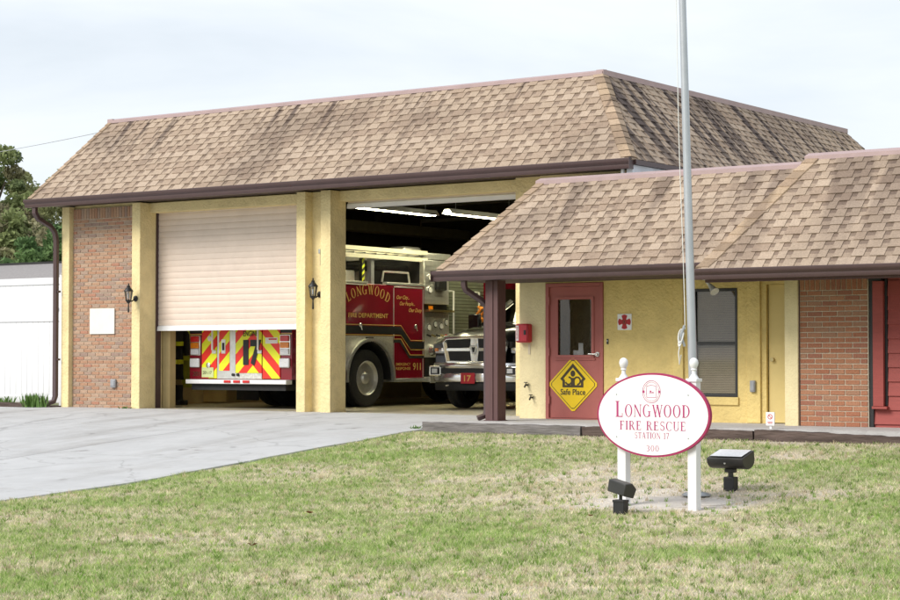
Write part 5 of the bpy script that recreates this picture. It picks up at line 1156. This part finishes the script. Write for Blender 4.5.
timber(-31.5, -27.62, 25.16, .085, .085, 'timber_brown', 'dark edging timber at the foot of the white fence', .2)
bed = B().box(-36, -27.10, 25.30, 25.9, -.1, .03); tag(bed.build('soil_bed', 'timber_brown'), kind='structure')

# ================================================================ white fence, neighbour, wire
FN = thing('vinyl_fence', 'tall white vinyl privacy fence left of the garage', 'fence', (-27.2, 25.8, 0))
bx('fence_post', 'white_vinyl', FN, -27.32, -27.20, 25.74, 25.86, 0, 2.56, bevel=.006); B().lathe([(.085, 0), (.085, .02), (.004, .07)], (-27.26, 25.80, 2.56), 4).build('post_cap', 'white_vinyl', FN)
bx('fence_post', 'white_vinyl', FN, -29.80, -29.68, 25.74, 25.86, 0, 2.56, bevel=.006); bx('fence_post', 'white_vinyl', FN, -32.28, -32.16, 25.74, 25.86, 0, 2.56, bevel=.006)
for x0, x1 in ((-29.68, -27.32), (-32.16, -29.80)):
    for z in (.08, 1.66, 2.38): bx('fence_rail', 'white_vinyl', FN, x0, x1, 25.76, 25.84, z, z + .13, bevel=.006)
    k = 15; w_ = (x1 - x0) / k
    for i in range(k): bx('fence_board', 'white_vinyl', FN, x0 + i * w_ + .002, x0 + (i + 1) * w_ - .002, 25.785, 25.815, .1, 2.45, bevel=.003)
bx('small_sticker', 'blue_sticker', FN, -27.46, -27.38, 25.757, 25.759, 1.86, 1.94)
NH = thing('neighbour_house', 'low neighbouring house with grey shingle roof behind the white fence', 'house', (-58, 45, 0))
bx('wall', 'house_wall', NH, -74, -41, 41, 49.5, 0, 2.9)
B().add([(-75, 40.2, 2.85), (-40, 40.2, 2.85), (-40, 45.2, 4.2), (-75, 45.2, 4.2), (-75, 50.2, 2.85), (-40, 50.2, 2.85)], [(0, 1, 2, 3), (3, 2, 5, 4)]).build('roof', 'grey_roof', NH, recalc=False)
bx('ridge_cap', 'chassis', NH, -75, -40, 45.1, 45.3, 4.17, 4.25); bx('fascia', 'white_paint', NH, -75, -40, 40.1, 40.2, 2.65, 2.85)
wr = B(); A_, C_ = Vector((-55, 46.9, 8.35)), Vector((-26.3, 28.45, 5.95))
wr.tube([A_.lerp(C_, t_) - Vector((0, 0, 0.07 * 4 * t_ * (1 - t_))) for t_ in np.linspace(0, 1, 40)], .009, 5); tag(wr.build('utility_wire', 'grey_box'), 'thin utility wire sagging across the sky above the trees', 'wire')

# ================================================================ trees
def tree(name, label, x, y, h, rx, n, seed, tints, moss=False, z0=.25, group='trees behind the white fence'):
    r_ = np.random.default_rng(seed); T_ = thing(name, label, 'tree', (x, y, 0), group)
    b = B(); rd = random.Random(seed); b.tube([(x, y, -.1), (x + .1, y, h * .25), (x - .05, y + .1, h * .5), (x + .1, y, h * .8)], h * .03, 9, h * .008)
    tips = []
    for k in range(11):
        a = rd.uniform(0, 2 * PI); z = h * rd.uniform(.2, .6); e = Vector((x + math.cos(a) * rx * rd.uniform(.4, .85), y + math.sin(a) * rx * rd.uniform(.4, .85), z + h * rd.uniform(.12, .3)))
        b.tube([(x, y, z), (Vector((x, y, z)) + e) / 2 + Vector((0, 0, .3)), e], h * .012, 6, h * .003); tips.append(e)
    b.build('trunk', 'bark', T_)
    # clumps on an uneven ellipsoid, leaves inside each
    nc = 70; th = r_.uniform(0, 2 * PI, nc); u = r_.uniform(-.75, 1, nc); s_ = np.sqrt(1 - np.clip(u, -1, 1) ** 2) * r_.uniform(.45, 1.05, nc)
    cc = np.c_[x + rx * s_ * np.cos(th), y + rx * s_ * np.sin(th), h * (z0 + 1) / 2 + h * (1 - z0) / 2 * u * r_.uniform(.75, 1.08, nc)]
    cr = r_.uniform(.10, .26, nc) * rx; ci = r_.integers(0, nc, n); dv = r_.normal(size=(n, 3)); dv /= np.linalg.norm(dv, axis=1)[:, None]
    p = cc[ci] + dv * (cr[ci] * r_.uniform(.2, 1, n) ** .5)[:, None] * [1, 1, .75]
    a1 = r_.normal(size=(n, 3)); a1 /= np.linalg.norm(a1, axis=1)[:, None]; a2 = np.cross(a1, r_.normal(size=(n, 3))); a2 /= np.linalg.norm(a2, axis=1)[:, None]
    ls = r_.uniform(.08, .17, n)[:, None]
    v = np.stack([p - a1 * ls, p + a2 * ls * .5, p + a1 * ls, p - a2 * ls * .5], 1).reshape(-1, 3) - [x, y, 0]
    tn = np.array(tints)[r_.integers(0, len(tints), nc)][ci] * r_.uniform(.65, 1.3, n)[:, None]
    o = bpy.data.objects.new('crown', mesh_from_arrays('crown', v, np.arange(4 * n).reshape(-1, 4), 'leaves', np.repeat(tn, 4, 0))); COL.objects.link(o); o.parent = T_
    if moss:
        b = B(); b.ct = (.26, .24, .19)
        for k in range(60):
            i = r_.choice(np.argsort(cc[:, 2])[:int(nc * .7)]); q = cc[i] + r_.normal(size=3) * cr[i] * .7; L_ = r_.uniform(.5, 1.6); w_ = r_.uniform(.06, .16)
            b.ct = tuple(np.array((.30, .285, .20)) * r_.uniform(.7, 1.25)); a = r_.uniform(0, PI)
            for j in range(9):
                ox, oy = r_.normal(size=2) * w_ * 2.2; q = q + np.array((0, 0, r_.normal() * .12)); b.add([(q[0] + ox - w_ * math.cos(a + j) * .5, q[1] + oy - w_ * math.sin(a + j) * .5, q[2]), (q[0] + ox + w_ * math.cos(a + j) * .5, q[1] + oy + w_ * math.sin(a + j) * .5, q[2]), (q[0] + ox + .1 * w_, q[1] + oy, q[2] - L_ * r_.uniform(.6, 1))], [(0, 1, 2)])
        tag(b.build('hanging_moss', 'leaves', T_, recalc=False), kind='stuff')
OAK = [(.21, .265, .115), (.27, .315, .135), (.18, .225, .10), (.31, .325, .155), (.31, .29, .17)]
BRI = [(.12, .20, .075), (.14, .225, .08), (.10, .17, .065)]
tree('oak_tree', 'tall oak with hanging moss at the left edge of the picture', -67.5, 59.0, 11.3, 3.1, 18000, 1, OAK, True)
tree('oak_tree', 'mossy oak directly above the end of the garage gutter', -62.6, 59.6, 9.0, 3.0, 18000, 2, OAK, True)
tree('oak_tree', 'dark oak deepest in the row, behind the two mossy oaks', -72, 67, 9.4, 4.6, 10000, 3, OAK, False)
tree('shrub_tree', 'bright green bushy tree low behind the garage downspout', -53.2, 49.6, 5.6, 2.4, 13000, 4, BRI, False, .12)
tree('oak_tree', 'oak mostly hidden behind the garage corner', -61, 63, 8.6, 3.2, 9000, 5, OAK, True)
tree('shrub_tree', 'bushy dark tree just above the grey neighbouring roof', -60.5, 54.5, 6.8, 3.2, 15000, 6, OAK, False, .1)

# ================================================================ weeds, leaves, grass
def weed(x, y, z, r, h, n, label, seed):
    rd = random.Random(seed); b = B()
    for k in range(n):
        a = rd.uniform(0, 2 * PI); d = rd.uniform(0, r); px, py = x + d * math.cos(a), y + d * math.sin(a) * .5; hh = h * rd.uniform(.4, 1); la = rd.uniform(0, 2 * PI); w_ = rd.uniform(.008, .02); ox, oy = rd.uniform(-.07, .07), rd.uniform(-.07, .07)
        b.add([(px - w_ * math.cos(la), py - w_ * math.sin(la), z), (px + w_ * math.cos(la), py + w_ * math.sin(la), z), (px + ox * .5 + w_ * math.cos(la), py + oy * .5 + w_ * math.sin(la), z + hh * .6), (px + ox, py + oy, z + hh)], [(0, 1, 2), (0, 2, 3)])
    o = b.build('weed_clump', 'weed', off=(x, y, z), recalc=False); tag(o, label, 'weeds', 'weeds at the foot of walls and fence')
weed(-29.1, 25.45, .03, .75, .2, 420, 'patch of green weeds above the timber by the white fence', 1)
weed(-27.5, 25.3, .0, .36, .30, 320, 'leafy weeds round the foot of the garage downspout', 2)
weed(-25.3, 25.5, .0, .16, .06, 50, 'tiny weed at the foot of the garage brick panel', 3)
weed(-16.7, 22.9, gz(22.9), .12, .08, 40, 'small weed at the driveway end of the grey timber', 4)
for i, (x, y, s_, lb) in enumerate(((-12.27, 14.99, .05, 'brown fallen leaf on the lawn, left of centre'), (-11.17, 12.84, .06, 'larger curled brown leaf lying nearest the bottom edge'), (-9.51, 15.89, .035, 'brown leaf on the lawn below the small floodlight'))):
    rd = random.Random(i); b = B(); pts = []
    for k in range(11): a = 2 * PI * k / 11; rr = s_ * (1 if k % 2 else .5) * rd.uniform(.8, 1.1); pts.append((x + rr * math.cos(a), y + rr * math.sin(a) * .7, gz(y) + .035 + .35 * s_ * abs(math.sin(a + i)) + rd.uniform(0, .012)))
    c = (x, y, gz(y) + .035); b.add([c] + pts, [(0, k + 1, (k + 1) % 11 + 1) for k in range(11)]); o = b.build('fallen_leaf', 'brown_leaf', off=(x, y, float(gz(y))), recalc=False); tag(o, lb, 'leaf', 'fallen leaves on the lawn')

def grass_field():
    N = 900000
    # sample in view-aligned polar strips so that near turf gets more blades
    t = 11.5 + (29 - 11.5) * rng.random(N); r = rng.uniform(-.30, .30, N)
    fwd = np.array([-math.sin(R(35.1)), math.cos(R(35.1))]); rt = np.array([math.cos(R(35.1)), math.sin(R(35.1))])
    x = t * fwd[0] + t * r * rt[0]; y = t * fwd[1] + t * r * rt[1]
    ok = (x > border(y) + .05 - .22 * fbm(x * 5, y * 5, 61, 3) * rng.random(N)) & (y < 22.60)
    dr_ = dryness(x, y); ok &= rng.random(N) > np.clip((dr_ - .30) * 1.35, 0, .93)
    ok &= ~((np.abs(x + 9.3) < .75) & (np.abs(y - 17.15) < .55) & (rng.random(N) < .75))
    x, y, dr_ = x[ok], y[ok], dr_[ok]; n = len(x)
    z = gz(y) + .035 * (fbm(x * .8, y * .8, 21) - .5) - .006
    tuft = .5 * fbm(x * 3.2, y * 3.2, 41) + .5 * vnoise(x * 9, y * 9, 43); h = (.014 + .030 * rng.random(n)) * (.55 + .9 * tuft) * (1 - .35 * dr_)
    tall = rng.random(n) < .02; h[tall] *= 1.7
    a = rng.uniform(0, 2 * PI, n); w = rng.uniform(.0022, .0050, n); ln = h * rng.uniform(.2, 1.3, n); b = rng.uniform(0, 2 * PI, n)
    c, s_ = np.cos(a) * w, np.sin(a) * w
    v = np.stack([np.c_[x - c, y - s_, z], np.c_[x + c, y + s_, z], np.c_[x + ln * np.cos(b), y + ln * np.sin(b), z + h]], 1).reshape(-1, 3)
    g1, g2, g3, st_ = np.array([.26, .38, .11]), np.array([.40, .49, .19]), np.array([.52, .55, .27]), np.array([.72, .64, .47])
    k = rng.random(n); gcol = np.where((k < .35)[:, None], g1, np.where((k < .75)[:, None], g2, g3))
    straw = np.clip(dr_ * 1.35 + .03 + .5 * (fbm(x * 1.5, y * 1.5, 55) - .45), .06, .94); pick = rng.random(n) < straw
    gcol = np.where(pick[:, None], st_ * rng.uniform(.7, 1.15, n)[:, None], gcol) * rng.uniform(.75, 1.25, n)[:, None] * (.74 + .62 * fbm(x * 7, y * 7, 77, 3))[:, None]
    # coarser tufts: small bunches of longer blades that stand out of the mown turf
    M_ = 17000; tt = 11.5 + 17 * rng.random(M_); rr_ = rng.uniform(-.30, .30, M_)
    tx = tt * fwd[0] + tt * rr_ * rt[0]; ty = tt * fwd[1] + tt * rr_ * rt[1]
    keep = (tx > border(ty) + .04) & (ty < 22.55) & (rng.random(M_) > dryness(tx, ty) * .8); tx, ty = tx[keep], ty[keep]; m_ = len(tx); q = 9
    tc = np.where((rng.random(m_) < .52)[:, None], np.array([.215, .345, .075]), np.where((rng.random(m_) < .5)[:, None], np.array([.38, .48, .155]), np.array([.58, .49, .33]))) * rng.uniform(.6, 1.25, m_)[:, None]
    th_ = rng.uniform(.03, .065, m_)
    px_ = np.repeat(tx, q) + rng.normal(0, .014, m_ * q); py_ = np.repeat(ty, q) + rng.normal(0, .014, m_ * q); hh = np.repeat(th_, q) * rng.uniform(.6, 1.1, m_ * q)
    pz_ = gz(py_) + .035 * (fbm(px_ * .8, py_ * .8, 21) - .5) - .006; a_ = rng.uniform(0, 2 * PI, m_ * q); w_ = rng.uniform(.003, .007, m_ * q); b_ = rng.uniform(0, 2 * PI, m_ * q); l_ = hh * rng.uniform(.2, 1.0, m_ * q)
    v2 = np.stack([np.c_[px_ - np.cos(a_) * w_, py_ - np.sin(a_) * w_, pz_], np.c_[px_ + np.cos(a_) * w_, py_ + np.sin(a_) * w_, pz_], np.c_[px_ + l_ * np.cos(b_), py_ + l_ * np.sin(b_), pz_ + hh]], 1).reshape(-1, 3)
    v = np.r_[v, v2]; gcol = np.r_[gcol, np.repeat(tc, q, 0) * rng.uniform(.8, 1.2, m_ * q)[:, None]]; n = len(v) // 3
    o = bpy.data.objects.new('grass', mesh_from_arrays('grass', v, np.arange(3 * n).reshape(-1, 3), 'grass', np.repeat(gcol, 3, 0))); COL.objects.link(o)
    tag(o, 'patchy mown lawn with green and straw coloured grass', 'grass', kind='stuff')
grass_field()
